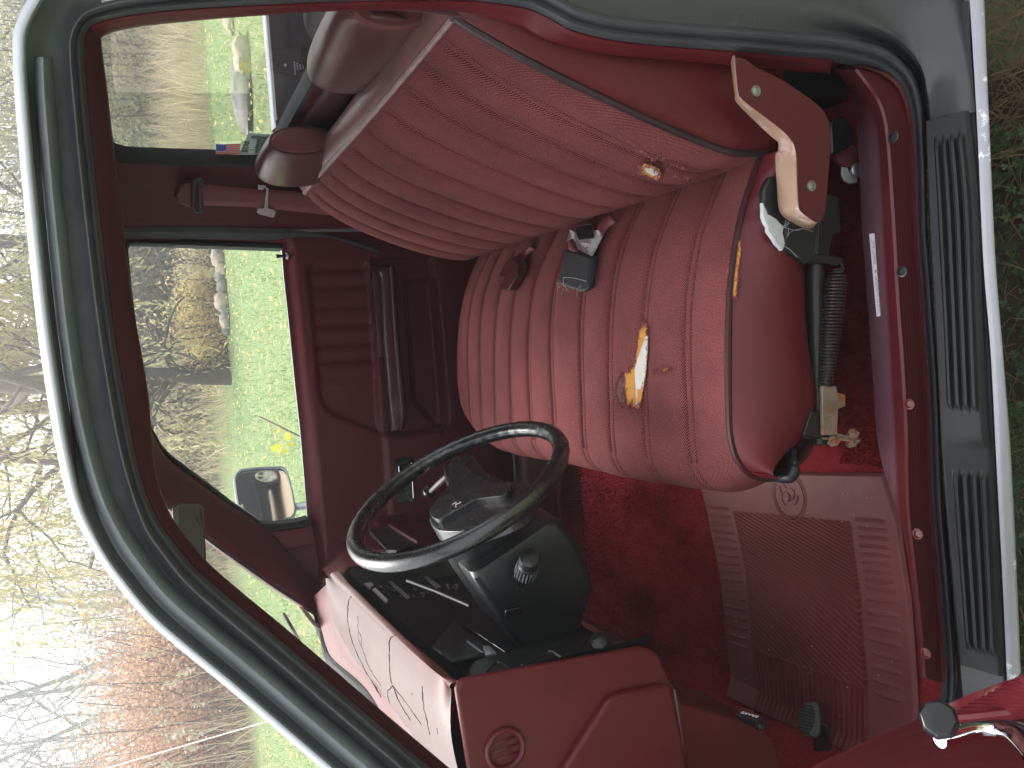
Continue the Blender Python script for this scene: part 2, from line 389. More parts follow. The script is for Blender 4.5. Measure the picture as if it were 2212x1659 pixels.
# black ribbed scuff plate
n = 46; N2 = 60; top = even(cr([P(x, y, a=.006) for x, y in [(1999, 264), (2009, 494), (2021, 700), (2036, 1000), (2073, 1433)]], 80), N2)
bot = even(cr([P(x, y, a=-.046) for x, y in [(2089, 239), (2110, 440), (2118, 676), (2130, 935), (2147, 1000), (2167, 1461)]], 80), N2)
rows = []
def ribh(u, v):
    m = 1 if .035 < u < .52 or .635 < u < .965 else 0
    if u < .52: m = min(1, max(0, (u-.035)/.012), max(0, (.52-u)/.012))
    else: m = min(1, max(0, (u-.635)/.012), max(0, (.965-u)/.012))
    if not .2 < v < .92: return 0
    k = (v-.2)/.72*4
    return max(0, m)*.0065*min(1, 1.5*(.5-.5*math.cos(2*math.pi*k)))
for j in range(N2*3-2):
    a = cr(top, N2*3-2)[j] if j == 0 else None
    break
tt = cr(top, N2*3-2); bb = cr(bot, N2*3-2)
for j in range(N2*3-2):
    u = j/(N2*3-3); r = []
    for k in range(61):
        v = k/60; p = tt[j].lerp(bb[j], v); p = p+V((0, -.35, .94))*(.004+ribh(u, v)) + V((0, -.0, .0))
        if v > .9: p += V((0, 0, -.006*((v-.9)/.1)**2))
        if v < .04: p += V((0, 0, -.004*(1-v/.04)))
        r.append(p)
    rows.append(r)
MB().grid(rows).build('sill_scuff_plate', M['scuff'], truck, solid=.0)
# red sill trim with ribbed strip, screw plugs and the white label
SI = list(range(33, 47))
mr = [(1853, 150), (1880, 185), (1900, 215), (1913, 250), (1922, 309), (1931, 436), (1936, 520), (1943, 650), (1952, 770), (1961, 930), (1964, 1089), (1980, 1240), (1990, 1340), (2001, 1465)]
ml = [(1800, 150), (1822, 175), (1836, 196), (1845, 225), (1850, 262), (1858, 400), (1862, 494), (1871, 620), (1883, 780), (1891, 905), (1905, 1000), (1950, 1150), (1968, 1260), (1989, 1465)]
so = cr([P(*S[i], a=.03) for i in SI], 80)
sa = cr([P(*S[i], a=.036)+V((0, 0, .006)) for i in SI], 80)
mrc = cr([P(x, y, Z=lin([0, 2, 4, 20], [.56, .525, .508, .503], k)) for k, (x, y) in enumerate(mr)], 80)
mlc = cr([P(x, y, Z=lin([0, 2, 4, 20], [.54, .5, .486, .478], k)) for k, (x, y) in enumerate(ml)], 80)
rows = []
for j in range(80):
    a, b, c, d = so[j], sa[j], mrc[j], mlc[j]
    r = [a+V((0, -.002, -.012)), a, b]
    for k in range(1, 29):
        q = b.lerp(c, k/29); m = min(1, max(0, (j-12)/3)) if j < 70 else max(0, 1-(j-70)/2)
        q = q + V((0, 0, .0022*m*(.5-.5*math.cos(2*math.pi*k/29*6)) if k > 3 else 0)); r.append(q)
    r += [c, c+V((0, .003, .003)), c.lerp(d, .5)+V((0, 0, .005)), d+V((0, -.005, .003)), d, d+V((0, .003, -.03)), d+V((0, .004, -.12))]
    rows.append(r)
st = MB().grid(rows).build('sill_trim', M['mauve'], truck)
hp = [(1932, 296, 11), (1950, 587, 11), (1966, 873, 12), (1984, 1153, 11), (2001, 1411, 11)]
for x, y, r in hp:
    p = P(x, y, Z=.51); MB().lathe(p, (0, -.2, 1), [(.0, .008), (.0025, .0078), (.003, .0055), (.0005, .0045), (.0003, .0)], 16).build('screw_plug', M['black' if y < 600 else 'trim'], st)
lab = [P(x, y, Z=.4955) for x, y in [(1882, 505), (1896, 504), (1915, 679), (1898, 684)]]
up = V((0, 0, .0035))
MB().prism([p+up for p in lab], V((0, 0, .0006))).build('label', M['white'], st, smooth=False, label='white paper label with faint grey printing')
def text(name, s, o, right, upv, size, mat, parent, depth=.0003, align='CENTER', xs=1):
    c = bpy.data.curves.new(name, 'FONT'); c.body = s; c.size = size; c.extrude = depth; c.align_x = align; c.align_y = 'CENTER'
    tmp = bpy.data.objects.new(name+'_t', c); C.objects.link(tmp); dg = bpy.context.evaluated_depsgraph_get()
    me = bpy.data.meshes.new_from_object(tmp.evaluated_get(dg)); bpy.data.objects.remove(tmp)
    right = right.normalized(); n = right.cross(upv).normalized(); u = n.cross(right)
    mw = Matrix(((right.x*xs, u.x, n.x, o.x), (right.y*xs, u.y, n.y, o.y), (right.z*xs, u.z, n.z, o.z), (0, 0, 0, 1)))
    me.transform(mw); me.materials.clear(); me.materials.append(mat); me.name = name
    ob = bpy.data.objects.new(name, me); C.objects.link(ob); ob.parent = parent; ob.matrix_parent_inverse = parent_inv(parent); return ob
lc = (lab[0]+lab[1]+lab[2]+lab[3])/4
text('label_print', 'QUALITY ENGINEERED', lab[0].lerp(lab[3], .74).lerp(lab[1].lerp(lab[2], .74), .5)+up+V((0, 0, .001)), lab[0]-lab[3], V((0, 1, 0)), .0075, M['print'], st, xs=.72)
MB().lathe(lab[0].lerp(lab[3], .46).lerp(lab[1].lerp(lab[2], .46), .5)+up+V((0, 0, .0008)), (0, 0, 1), [(0, .0032), (.0003, .0032), (.0003, 0)], 5).build('label_emblem', M['print'], st)
text('label_print', 'QUALITY BUILT', lab[0].lerp(lab[3], .22).lerp(lab[1].lerp(lab[2], .22), .5)+up+V((0, 0, .001)), lab[0]-lab[3], V((0, 1, 0)), .0075, M['print'], st, xs=.72)
M['gasket'] = plain('matt_gasket', (.022, .026, .028), .75, gs=0)
M['frit'] = plain('black_frit', (.008, .008, .009), .75, gs=0)
# ------------------------------------------------------------------ cab shell
def smooth(e0, e1, x):
    t = min(1, max(0, (x-e0)/(e1-e0))); return t*t*(3-2*t)
def sdf(poly, x, y):
    """signed distance, negative inside"""
    d = 1e9; ins = False; n = len(poly); j = n-1
    for i in range(n):
        ax, ay = poly[i]; bx, by = poly[j]
        ex, ey = bx-ax, by-ay; wx, wy = x-ax, y-ay
        t = min(1, max(0, (wx*ex+wy*ey)/(ex*ex+ey*ey+1e-12))); qx, qy = wx-ex*t, wy-ey*t
        d = min(d, qx*qx+qy*qy)
        if (ay > y) != (by > y) and x < (bx-ax)*(y-ay)/(by-ay)+ax: ins = not ins
        j = i
    d = math.sqrt(d); return -d if ins else d
xz = lambda pts, Y: [(p.x, p.z) for p in (P(x, y, Y=Y) for x, y in pts)]
YD = 1.5
# passenger side: window outline measured on the door plane
Wl = [(668, 1120), (647, 1126), (594, 1133), (567, 1131), (554, 1122), (504, 1088), (435, 1035), (371, 987), (350, 965), (330, 928), (318, 885), (310, 819), (297, 720), (283, 610), (275, 525), (444, 531), (611, 537)]
Win = [P(x, y, Y=YD) for x, y in Wl]
# passenger door card: a moulded relief
sill = [(604, 480), (612, 540), (617, 600), (628, 700), (640, 820), (652, 930), (660, 1020), (668, 1120), (676, 1200), (690, 1300)]
sx = [P(x, y, Y=YD) for x, y in sill]; sx = sorted(((p.x, p.z) for p in sx))
rec = xz([(667, 592), (671, 577), (680, 571.5), (789, 571.5), (797, 600), (806, 720), (814, 850), (820, 934), (716, 891), (700, 876), (693, 857), (683, 746), (675, 653)], YD)
poc = xz([(885, 612), (935, 604), (950, 760), (962, 900), (955, 925), (925, 888), (905, 868), (895, 740)], YD)
frm = xz([(805, 560), (930, 560), (945, 700), (961, 905), (957, 922), (862, 940), (850, 930)], YD)
pleat = [P(690, y, Y=YD).x for y in (620, 663, 704, 746, 786, 828)]
seam_x = P(827, 1000, Y=YD).x
rows = []; uvr = []
nx, nz = 190, 170; X0, X1 = .37, -.78
ZP = lambda x: lin([a for a, b in sx], [b for a, b in sx], x)
for i in range(nx+1):
    x = X0+(X1-X0)*i/nx; zt = ZP(x); r = []
    for k in range(nz+1):
        z = zt-(zt-.43)*(k/nz)**1.08; y = YD
        y += .03*(1-smooth(0, .045, zt-z))                       # rounded shoulder under the glass
        d = sdf(rec, x, z)
        if d < .012:
            m = 1-smooth(-.006, .010, d); pl = sum(math.exp(-((x-q)/.004)**2) for q in pleat)
            k2 = 0
            if m > .5:
                w = sorted(pleat+[pleat[0]+.05]); 
                for a, b in zip(w, w[1:]):
                    if a < x < b: k2 = math.sin(math.pi*(x-a)/(b-a))
            y += .013*m + .003*m*pl - .005*m*k2
        d = sdf(frm, x, z)
        if d < .02: y += .012*(1-smooth(-.006, .012, d))
        d = sdf(poc, x, z)
        if d < .02: y += .03*(1-smooth(-.004, .018, d))
        zb = P(830, 1000, Y=YD).z
        if x < P(848, 934, Y=YD).x: y -= .012*smooth(0, .012, P(848, 934, Y=YD).x-x)*smooth(0, .02, zb+.005-z)
        y += .02*smooth(.56, .5, z)
        r.append(V((x, y, z)))
    rows.append(r)
door = MB().grid(rows).build('passenger_door', M['door_red'], truck, ang=60)
# sail panel in front of the glass, door top rail, outer skin
MB().prism([P(x, y, Y=1.515) for x, y in [(560, 1131), (594, 1136), (647, 1129), (670, 1124), (692, 1220), (680, 1300), (640, 1230)]], (0, .03, 0)).build('sail_panel', M['door_red'], door, bevel=.004)
sk = [P(x, y, Y=1.6) for x, y in [(606.5, 520), (607, 540), (612, 600), (623, 700), (635, 820), (647, 930), (655, 1020), (663, 1120)]]
sk = [sk[0]+V((.25, 0, 0))]+sk+[sk[-1]+V((-.3, 0, -.03))]
rows = [[p+V((0, -.028, -.006)), p+V((0, -.02, 0)), p, p+V((0, .015, -.01)), p+V((0, .05, -.12)), p+V((0, .06, -.35)), p+V((0, .03, -.62))] for p in sk]
MB().grid(rows).build('door_skin', M['paint'], door, ang=60)
MB().tube([p+V((0, -.032, -.004)) for p in sk], .004, 6).build('window_sweep', M['rubber'], door)
gl = [p+V((0, .05, 0)) for p in Win]; gl = [p+V((0, 0, -.03)) if i in (0, 16) else p for i, p in enumerate(gl)]
MB().face(gl).build('window_glass', M['glass'], door, smooth=False)
# black run channel around the glass; the grey strip behind it; the lock button
def ring(inner, outer, name, mat, par, y0, y1, close=False, thick=.01):
    MB().grid([[a+V((0, .05, 0)), a, b.lerp(a, .5)+V((0, -.004, 0)), b] for a, b in zip(inner, outer)]).build(name, mat, par)
def offs(k, dx, dz): return Win[k]+V((dx, 0, dz))
cen = V((sum(p.x for p in Win)/17, YD, sum(p.z for p in Win)/17))
frm_in = even(Win, 120)
def grow(pts, ws):
    out = []; n = len(pts)
    for i, p in enumerate(pts):
        t = (pts[min(n-1, i+1)]-pts[max(0, i-1)]).normalized(); q = V((-t.z, 0, t.x))
        if q.dot(p-cen) < 0: q = -q
        out.append(p+q*ws(i/(n-1)))
    return out
f1 = grow(frm_in, lambda t: lin([0, .06, .13, .17, .24, .7, .8, .81, 1], [.016, .016, .014, .006, .004, .004, .006, .012, .012], t))
MB().grid([[a+V((0, .06, 0)), a, (a+b)/2+V((0, -.004, 0)), b+V((0, -.002, 0)), b+V((0, .02, 0))] for a, b in zip(frm_in, f1)]).build('window_channel', M['frit'], door)
f2 = grow(frm_in, lambda t: lin([0, .3, .45, .76, .8, 1], [.075, .06, .05, .05, .045, .045], t))
b1 = [p for p in f1]
MB().grid([[a+V((0, .015, 0)), a.lerp(b, .1)+V((0, -.003, 0)), a.lerp(b, .9)+V((0, -.01, 0)), b+V((0, .0, 0))] for a, b in zip(b1, f2)]).build('window_frame', M['door_red'], door)
gp = [P(x, y, Y=1.478) for x, y in [(240, 489), (440, 491), (600, 494), (640, 497), (700, 506), (760, 520), (820, 540)]]; gq = [P(x, y, Y=1.492) for x, y in [(240, 514), (440, 516), (600, 517), (612, 512), (700, 512), (760, 527), (820, 547)]]
MB().grid([[a+V((0, .03, 0)), a, a.lerp(b, .5)+V((0, -.008, 0)), b, b+V((0, .03, 0))] for a, b in zip(cr(gp, 40), cr(gq, 40))]).build('door_seal', M['rubber'], truck)
p0 = P(618, 553, Y=1.525); MB().lathe(p0, (0, 0, 1), [(-.01, .004), (.002, .004), (.012, .0035), (.018, .0045), (.024, .0058), (.027, .0052), (.0275, 0)], 14).build('lock_button', M['black'], door)
MB().lathe(p0+V((0, 0, -.004)), (0, -.1, 1), [(.004, .004), (.006, .008), (.002, .0105), (0, .0105)], 16).build('lock_ferrule', M['steel'], door)
# armrest with its paler pull cup
ar = [((804, 574), (836, 572)), ((815, 600), (842, 586)), ((818, 640), (845, 640)), ((822, 720), (851, 720)), ((829, 800), (857, 790)), ((834, 860), (864, 850)), ((838, 900), (866, 890)), ((838, 925), (862, 920)), ((832, 935), (858, 934))]
aa = cr([P(a[0], a[1], Y=1.487) for a, b in ar], 50); ab = cr([P(b[0], b[1], Y=1.462) for a, b in ar], 50); rows = []
for j, (a, b) in enumerate(zip(aa, ab)):
    e = min(1, min(j, 49-j)/4); o = V((0, -.042*e, 0)); c0 = a+V((0, .03, .004)); rows.append(cr([c0, a+o*.55+V((0, 0, .004*e)), a.lerp(b, .35)+o, a.lerp(b, .8)+o, b+o*.6+V((0, 0, -.008*e)), b+V((0, .06, -.012))], 19))
MB().grid(rows).build('armrest', plain('armrest_vinyl', (.04, .013, .016), .22, grain=600, gs=.2, var=.1), door, ang=70)
cup = [(805, 576), (825, 600), (832, 700), (836, 770), (817, 770), (811, 700), (803, 600)]
MB().prism([P(x, y, Y=1.47) for x, y in cup], (0, .03, 0)).build('pull_cup', plain('pull_cup_vinyl', (.06, .014, .022), .4, grain=600, gs=.15), door, bevel=.006, seg=3)
# inside handle: black bezel with a chrome frame
hb = [P(x, y, Y=1.486) for x, y in [(851, 990), (893, 986), (899, 1085), (857, 1089)]]
MB().prism(hb, (0, .012, 0)).build('handle_bezel', M['blackgloss'], door, bevel=.003)
hi = [P(x, y, Y=1.4845) for x, y in [(861, 1007), (884, 1004), (888, 1036), (864, 1040)]]
MB().tube(even(hi+[hi[0]], 40), .0014, 6).build('door_handle', M['chrome'], door)
MB().tube([P(889, 1000, Y=1.483), P(893, 1076, Y=1.483)], .0012, 6).build('handle_trim', M['chrome'], door)
# A-pillar (passenger side), windscreen, header, roof lining
wsf = [P(x, y, Y=1.4) for x, y in [(357, 1085), (445, 1157), (514, 1207), (594, 1263), (647, 1297), (676, 1315)]]
top = wsf[0]+(wsf[0]-wsf[1])*.9; wsf = [top]+wsf; wsf.append(wsf[-1]+(wsf[-1]-wsf[-2])*.6)
ai = [P(x, y, Y=1.49) for x, y in [(325, 932), (362, 990), (430, 1043), (500, 1096), (551, 1130), (600, 1165), (650, 1225), (690, 1260)]]
rows = [cr([b+V((0, .03, 0)), b+V((0, 0, 0)), a.lerp(b, .5)+V((.002, -.006, .0)), a+V((.002, -.002, 0)), a+V((-.02, .02, 0))], 17) for a, b in zip(cr(wsf, 40), cr(ai, 40))]
MB().grid(rows).build('pillar_trim', M['door_red'], truck)
btm = [P(x, y, Z=1.14) for x, y in [(660, 1305), (676, 1315), (682, 1350), (689, 1365), (698, 1400), (714, 1430)]]
btm += [V((-.70, .85, 1.138)), V((-.745, .6, 1.137)), V((-.75, .35, 1.136)), V((-.745, .08, 1.135))]
wtop = [V((-.215, 1.41, 1.555)), V((-.16, .8, 1.575)), V((-.13, .09, 1.555))]
PLW = (btm[3], (V((-.19, 1.3, 1.56))-btm[3]).cross(V((0, 1, 0))).normalized())
ws_b = cr(btm[1:], 30); ws_t = cr(wtop, 30)
wsg = MB().grid([[a+V((-.012, 0, -.01)), b+V((-.012, 0, 0))] for a, b in zip(ws_b, ws_t)]).build('windscreen', M['glass'], truck, smooth=False)
MB().grid([[p+V((-.004, -.001, -.004)), p+V((.0, -.005, .0)), p+V((-.01, -.006, 0))] for p in cr(wsf, 30)]).build('windscreen_seal', M['frit'], wsg)
bt = cr(btm, 60)
MB().grid([[p+V((-.02, 0, .0)), p, p+V((.006, 0, -.005)), p+V((.004, 0, -.03))] for p in bt]).build('windscreen_seal', M['frit'], wsg)
hl = [[wsf[0]+V((0, .06, .02)), V((.45, 1.46, 1.56)), V((.53, 1.4, 1.545))], [V((-.22, .8, 1.585)), V((.15, .8, 1.6)), V((.505, .8, 1.56))], [V((-.14, .08, 1.575)), V((.3, .12, 1.578)), V((.5, .13, 1.56))]]
def bil(g, n, m):
    r = [cr(q, m) for q in g]; return [cr([r[i][j] for i in range(len(r))], n) for j in range(m)]
MB().grid(bil(hl, 30, 30)).build('headliner', M['door_red'], truck)
hr = [[p+V((0, .03, .02)), p+V((-.01, -.01, .0)), p+V((-.012, -.02, -.04)), p+V((0, .05, -.045))] for p in (V((-.14, 1.485, 1.545)), V((.1, 1.485, 1.553)), V((.38, 1.49, 1.555)))]
MB().grid([[V((x, 1.5, 1.60)), V((x, 1.43, 1.575)), V((x, 1.45, 1.548)), V((x, 1.5, 1.535))] for x in (-.16, 0, .2, .39, .5)]).build('side_rail_trim', M['door_red'], truck, ang=80)
# rear wall, window, corner panel
PLR = (V((.525, .8, 1.535)), V((1, 0, 0)))
RWl = [(700, 355), (690, 352), (532, 344), (331, 337), (261, 332), (250, 326), (245, 317), (235, 248), (225, 165), (219, 99), (228, 76)]
rw = [P(x, y, pl=PLR) for x, y in RWl]
far_y = rw[3].y; zt = rw[7].z; zb = P(605, 274, pl=PLR).z
rx = lambda z: .525
yn = .28
loop = []
rad = .05
def rpt(y, z): return V((rx(z), y, z))
y0, y1, z0, z1 = yn, far_y, zb-.004, zt
for cx_, cz_, a0 in ((y1-rad, z1-rad, 0), (y0+rad, z1-rad, 90), (y0+rad, z0+rad, 180), (y1-rad, z0+rad, 270)):
    for k in range(9):
        a = math.radians(a0+90*k/8); loop.append(rpt(cx_+rad*math.cos(a), cz_+rad*math.sin(a)))
rear_window = MB().face([p+V((.012, 0, 0)) for p in loop]).build('rear_window', M['glass'], truck, smooth=False)
def rgrow(w): 
    out = []; n = len(loop)
    for i, p in enumerate(loop):
        t = (loop[(i+1) % n]-loop[i-1]).normalized(); q = PLR[1].cross(t)
        if q.dot(p-rpt((y0+y1)/2, (z0+z1)/2)) < 0: q = -q
        out.append(p+q*w*(.42 if p.z < z0+.06 and abs(q.z) > .6 else 1))
    return out
g0, g1, g2, g3 = rgrow(0), rgrow(.01), rgrow(.028), rgrow(.034)
cl = lambda L: L+[L[0]]
MB().grid([[a+V((.02, 0, 0)), a+V((.004, 0, 0)), b+V((-.012, 0, 0)), c+V((-.014, 0, 0)), d+V((.0, 0, 0))] for a, b, c, d in zip(cl(g0), cl(g1), cl(g2), cl(g3))]).build('window_gasket', M['gasket'], rear_window)
g4 = [V((rx(p.z), min(1.47, max(.12, p.y+(.3 if p.y > .8 else -.3))), 1.56 if p.z > 1.4 else .98)) for p in g3]
# rear wall lining with an opening for the window
q0 = rgrow(.03); outl = []
for i, p in enumerate(q0):
    d = (p-rpt((y0+y1)/2, (z0+z1)/2)); ty = (1.40-(y0+y1)/2)/max(1e-6, abs(d.y)); tz = ((1.575 if d.z > 0 else .95)-(z0+z1)/2)/d.z if abs(d.z) > 1e-6 else 99
    t = max(1.02, min(ty if d.y > 0 else (.75)/max(1e-6, abs(d.y)), abs(tz))); outl.append(V((0, 0, 0))+rpt((y0+y1)/2+d.y*t, (z0+z1)/2+d.z*t))
# pale ledge and lining under the window
MB().grid([[a+V((.0, 0, 0)), a.lerp(b, .2)+V((-.006, 0, 0)), b] for a, b in zip(cl(q0), cl(outl))]).build('rear_wall_trim', M['door_red'], truck)
lg = [(1.16, 0), (1.155, -.012), (1.147, -.02), (1.135, -.016), (1.11, -.014), (1.05, -.02), (1.04, -.06), (.9, -.07), (.42, -.05)]
dz = zb-.03-1.16
MB().grid([[V((rx(z+dz)+o, y, z+dz)) for z, o in lg] for y in [.1+.05*k for k in range(28)]]).build('rear_ledge', plain('rear_ledge_vinyl', (.07, .028, .031), .34, grain=500, gs=.2), truck, ang=70)
pA, pB = V((rx(1.37), far_y+.022, 1.37)), P(400, 489, Y=1.472)
cp = []
for k in range(31):
    z = 1.57-(1.57-.42)*k/30
    a = V((rx(z)-.002, far_y+.022, z)); b = V((pB.x, 1.475, z)); m = a.lerp(b, .5)+V((.012, .009, 0))
    cp.append(cr([a+V((.01, 0, 0)), a, a.lerp(m, .6), m, b.lerp(m, .35), b, b+V((-.004, .03, 0))], 25))
MB().grid(cp).build('corner_trim', M['door_red'], truck, ang=70)
PLC = (pA.lerp(pB, .5)+V((-.004, -.004, 0)), V((pB.y-pA.y, -(pB.x-pA.x), 0)).normalized())
# seat belt on the far pillar
gd = [(375, 415), (383, 395), (398, 388), (414, 388), (416, 441), (400, 437), (385, 430)]
gpts = [P(x, y, pl=PLC) for x, y in gd]; nC = PLC[1] if PLC[1].dot(V((-1, -1, 0))) > 0 else -PLC[1]
belt = MB().prism(gpts, nC*.022).build('seat_belt', M['trim'], truck, bevel=.007, seg=4)
lp = [P(x, y, pl=PLC)+nC*.014 for x, y in [(421, 386), (430, 382), (434, 390), (434, 444), (430, 451), (421, 449), (418, 440), (418, 392), (421, 386)]]
MB().tube(cr(lp, 50), .0048, 8).build('belt_loop', M['rubber'], belt)
wv = [((428, 391), (428, 436)), ((500, 397), (500, 438)), ((562, 402), (562, 442)), ((660, 408), (658, 452)), ((760, 415), (752, 462))]
wl = [P(a[0], a[1], pl=PLC)+nC*.016 for a, b in wv]; wr = [P(b[0], b[1], pl=PLC)+nC*.016 for a, b in wv]
MB().grid([[a, a.lerp(b, .33)+nC*.001, a.lerp(b, .66)+nC*.001, b] for a, b in zip(cr(wl, 30), cr(wr, 30))]).build('belt_webbing', M['webbing'], belt, solid=.0015)
tg = [(554, 390), (571, 391), (572, 396), (578, 398), (576, 440), (590, 444), (593, 450), (588, 461), (560, 454), (552, 450), (554, 441), (568, 441), (573, 399), (568, 396), (566, 401), (556, 400)]
MB().prism([P(x, y, pl=PLC)+nC*.019 for x, y in tg], nC*.003).build('latch_plate', plain('latch_plate', (.4, .33, .34), .4, .2, gs=.05), belt, bevel=.001)
# rear view mirror under the header
mp = [P(372, 1090, Y=.80), P(384, 1083, Y=.8), P(430, 1083, Y=.8), P(440, 1092, Y=.795), P(446, 1205, Y=.62), P(440, 1213, Y=.61), P(395, 1215, Y=.6), P(380, 1200, Y=.62)]
nm = (mp[4]-mp[1]).cross(mp[3]-mp[0]).normalized(); nm = nm if nm.x > 0 else -nm
rv = MB().prism([p-nm*.016 for p in mp], nm*.014).build('rear_view_mirror', M['black'], truck, bevel=.004)
c = sum(mp, V())/8
MB().prism([c.lerp(p, .9)-nm*.003 for p in mp], nm*.0022).build('mirror_glass', plain('dim_mirror', (.12, .115, .112), .4, .3, gs=0, var=.05), rv, smooth=False)
MB().tube([c-nm*.012, c-nm*.05+V((-.02, 0, .04)), c-nm*.05+V((-.03, 0, .07))], .006, 8).build('mirror_stalk', M['black'], rv)
# door mirror outside the passenger window
mc = P(572, 1062, Y=1.74); nM = V((.80, -.585, -.012)).normalized(); PLM = (mc, nM)
mo = [(660, 170), (675, 130), (720, 95), (880, 78), (1050, 72), (1085, 88), (1110, 125), (1150, 280), (1175, 430), (1165, 470), (1140, 500), (1010, 535), (900, 552), (860, 520), (760, 450), (690, 395), (672, 280)]
mo = [(329.2+.26448*x, 987.5+.26448*y) for x, y in mo]
po = [P(x, y, pl=PLM) for x, y in mo]; ce = sum(po, V())/len(po)
sm = MB().grid([cl(po)]+[cl([ce.lerp(p, k)-nM*d for p in po]) for k, d in ((1.0, .012), (.97, .03), (.85, .055), (.55, .075), (.1, .08))]).build('side_mirror', M['paint'], truck, ang=70)
MB().grid([cl(po), cl([ce.lerp(p, .95)+nM*.003 for p in po]), cl([ce.lerp(p, .925)-nM*.003 for p in po])]).build('mirror_rim', M['paint'], sm)
RC = 1.9
def cvx(p): q = p-ce; q = q-nM*q.dot(nM); return ce+q-nM*(.0035+q.length_squared/(2*RC)-.0025)
MB().grid([cl([cvx(ce.lerp(p, .935*k/12)) for p in cr(cl(po), 49)[:-1]]) for k in range(13)]).build('mirror_glass', M['mirror'], sm, ang=180)
MB().tube([ce-nM*.06, ce-nM*.06+V((.0, -.06, -.08)), V((ce.x-.03, 1.6, 1.09))], .012, 8).build('mirror_arm', M['paint'], sm)
# windscreen wiper and the little flag stuck on the glass
wi = [P(x, y, pl=PLW)+V((-.03, 0, .0)) for x, y in [(611, 1302), (640, 1352), (662, 1400), (680, 1440)]]
wp = MB().tube(cr(wi, 20), .005, 6).build('wiper', M['black'], truck)
MB().tube([P(x, y, pl=PLW)+V((-.04, 0, .0)) for x, y in [(616, 1330), (640, 1352), (668, 1425)]], .004, 6).build('wiper_arm', M['black'], wp)
def flagmat(name, kind):
    return plain(name, kind, .6, gs=0, var=.02)
M['fblue'] = flagmat('flag_blue', (.05, .08, .5)); M['fred'] = flagmat('flag_red', (.75, .16, .12)); M['fwhite'] = flagmat('flag_white', (.85, .83, .82))
def flag(o, ax, ay, nrm, parent, name, wave=.0):
    """o: corner at the canton, ax along the fly, ay down the hoist"""
    def q(u, v): return o+ax*u+ay*v+ay*(.06*math.sin(u*6.2))*wave
    fl = MB().grid([[q(i/16, j/4) for j in range(5)] for i in range(17)]).build(name, M['fwhite'], parent)
    st = MB()
    for k in range(0, 13, 2):
        a, b = k/13, (k+1)/13; u0 = .42 if k < 7 else 0
        st.grid([[q(u0+(1-u0)*i/12, a)+nrm, q(u0+(1-u0)*i/12, b)+nrm] for i in range(13)])
    st.build('flag_stripes', M['fred'], fl)
    MB().grid([[q(.42*i/6, 0)+nrm, q(.42*i/6, 7/13)+nrm] for i in range(7)]).build('flag_canton', M['fblue'], fl)
    ss = MB()
    for i in range(5):
        for j in range(4):
            c = q(.04+.085*i, .07+.13*j)+nrm*2; ss.add([c+ax*.014, c+ay*.02, c-ax*.014, c-ay*.02], [(0, 1, 2, 3)])
    ss.build('flag_stars', M['fwhite'], fl, smooth=False); return fl
PLF = (V((-.668, 1.41, 1.167)), PLW[1]); fo = P(634, 1294, pl=PLF)
flag(fo, P(678, 1352, pl=PLF)-fo, P(650, 1296, pl=PLF)-P(634, 1294, pl=PLF)+(P(634, 1310, pl=PLF)-fo)*.5, V((.0012, 0, .0012)), wsg, 'flag_sticker', .4)
# stickers on the rear glass, seen from behind
PLS = (PLR[0]+V((.009, 0, 0)), PLR[1])
fo = P(466, 311, pl=PLS); flag(fo, P(520, 311, pl=PLS)-fo, P(466, 336, pl=PLS)-fo, V((-.0012, 0, 0)), rear_window, 'flag_sticker', .35)
s0 = [P(x, y, pl=PLS) for x, y in [(536, 287), (600, 292), (580, 340), (517, 335)]]
dec = MB().prism(s0, V((.0006, 0, 0))).build('town_sticker', plain('pale_green_film', (.45, .55, .5), .5, gs=0), rear_window, smooth=False)
M['decal'] = plain('dark_green_ink', (.05, .085, .08), .5, gs=0)
# the lettering faces backwards out of the truck, so it reads mirrored from inside
text('sticker_text', 'Skaneateles', P(562, 312, pl=PLS)+V((-.0016, 0, 0)), P(555, 337, pl=PLS)-P(565, 287, pl=PLS), P(520, 312, pl=PLS)-P(575, 312, pl=PLS), .062, M['decal'], dec, xs=.55)
text('sticker_text', 'NEW YORK', P(530, 316, pl=PLS)+V((-.0016, 0, 0)), P(527, 337, pl=PLS)-P(533, 290, pl=PLS), P(520, 312, pl=PLS)-P(575, 312, pl=PLS), .026, M['decal'], dec, xs=.8)
# pickup bed beyond the rear window
bedm = MB(); x0, x1 = .68, 2.75
for yy in (1.6, .02): bedm.grid([[V((x, yy-.012, 1.114)), V((x, yy-.010, 1.118)), V((x, yy, 1.121)), V((x, yy+.03, 1.122)), V((x, yy+.05, 1.10)), V((x, yy+.07, .95)), V((x, yy+.07, .6)), V((x, yy+.02, .45))] for x in (x0, 1.4, 2.0, x1)])
bedm.box((x0+.0, .81, .8), (.03, 1.6, .55)); bedm.box((x1, .81, .82), (.04, 1.62, .6))
bed = bedm.build('truck_bed', M['paint'], truck, ang=50)
ln = MB(); ys = []; rows = []
prof = [(1.592, 1.118), (1.578, 1.112), (1.57, .95), (1.565, .75), (1.55, .72)]
yy = 1.53
while yy > .1: prof += [(yy, .72), (yy-.012, .735), (yy-.04, .735), (yy-.052, .72)]; yy -= .085
prof += [(.06, .74), (.05, 1.09)]
ln.grid([[V((x, y, z)) for y, z in prof] for x in (x0+.02, 1.2, 1.9, x1-.03)])
for k in range(9): ln.box((x0+.2+k*.24, 1.566, .9), (.05, .012, .26))
ln.box((x1-.03, .81, .9), (.02, 1.5, .38)); ln.build('bed_liner', M['black'], bed, smooth=False)
lm = MB(); t0 = P(640, 150, Y=1.562)
lm.lathe(t0+V((.01, 0, .03)), (0, -1, 0), [(0, .004), (.0008, .004), (.0008, 0)], 16)
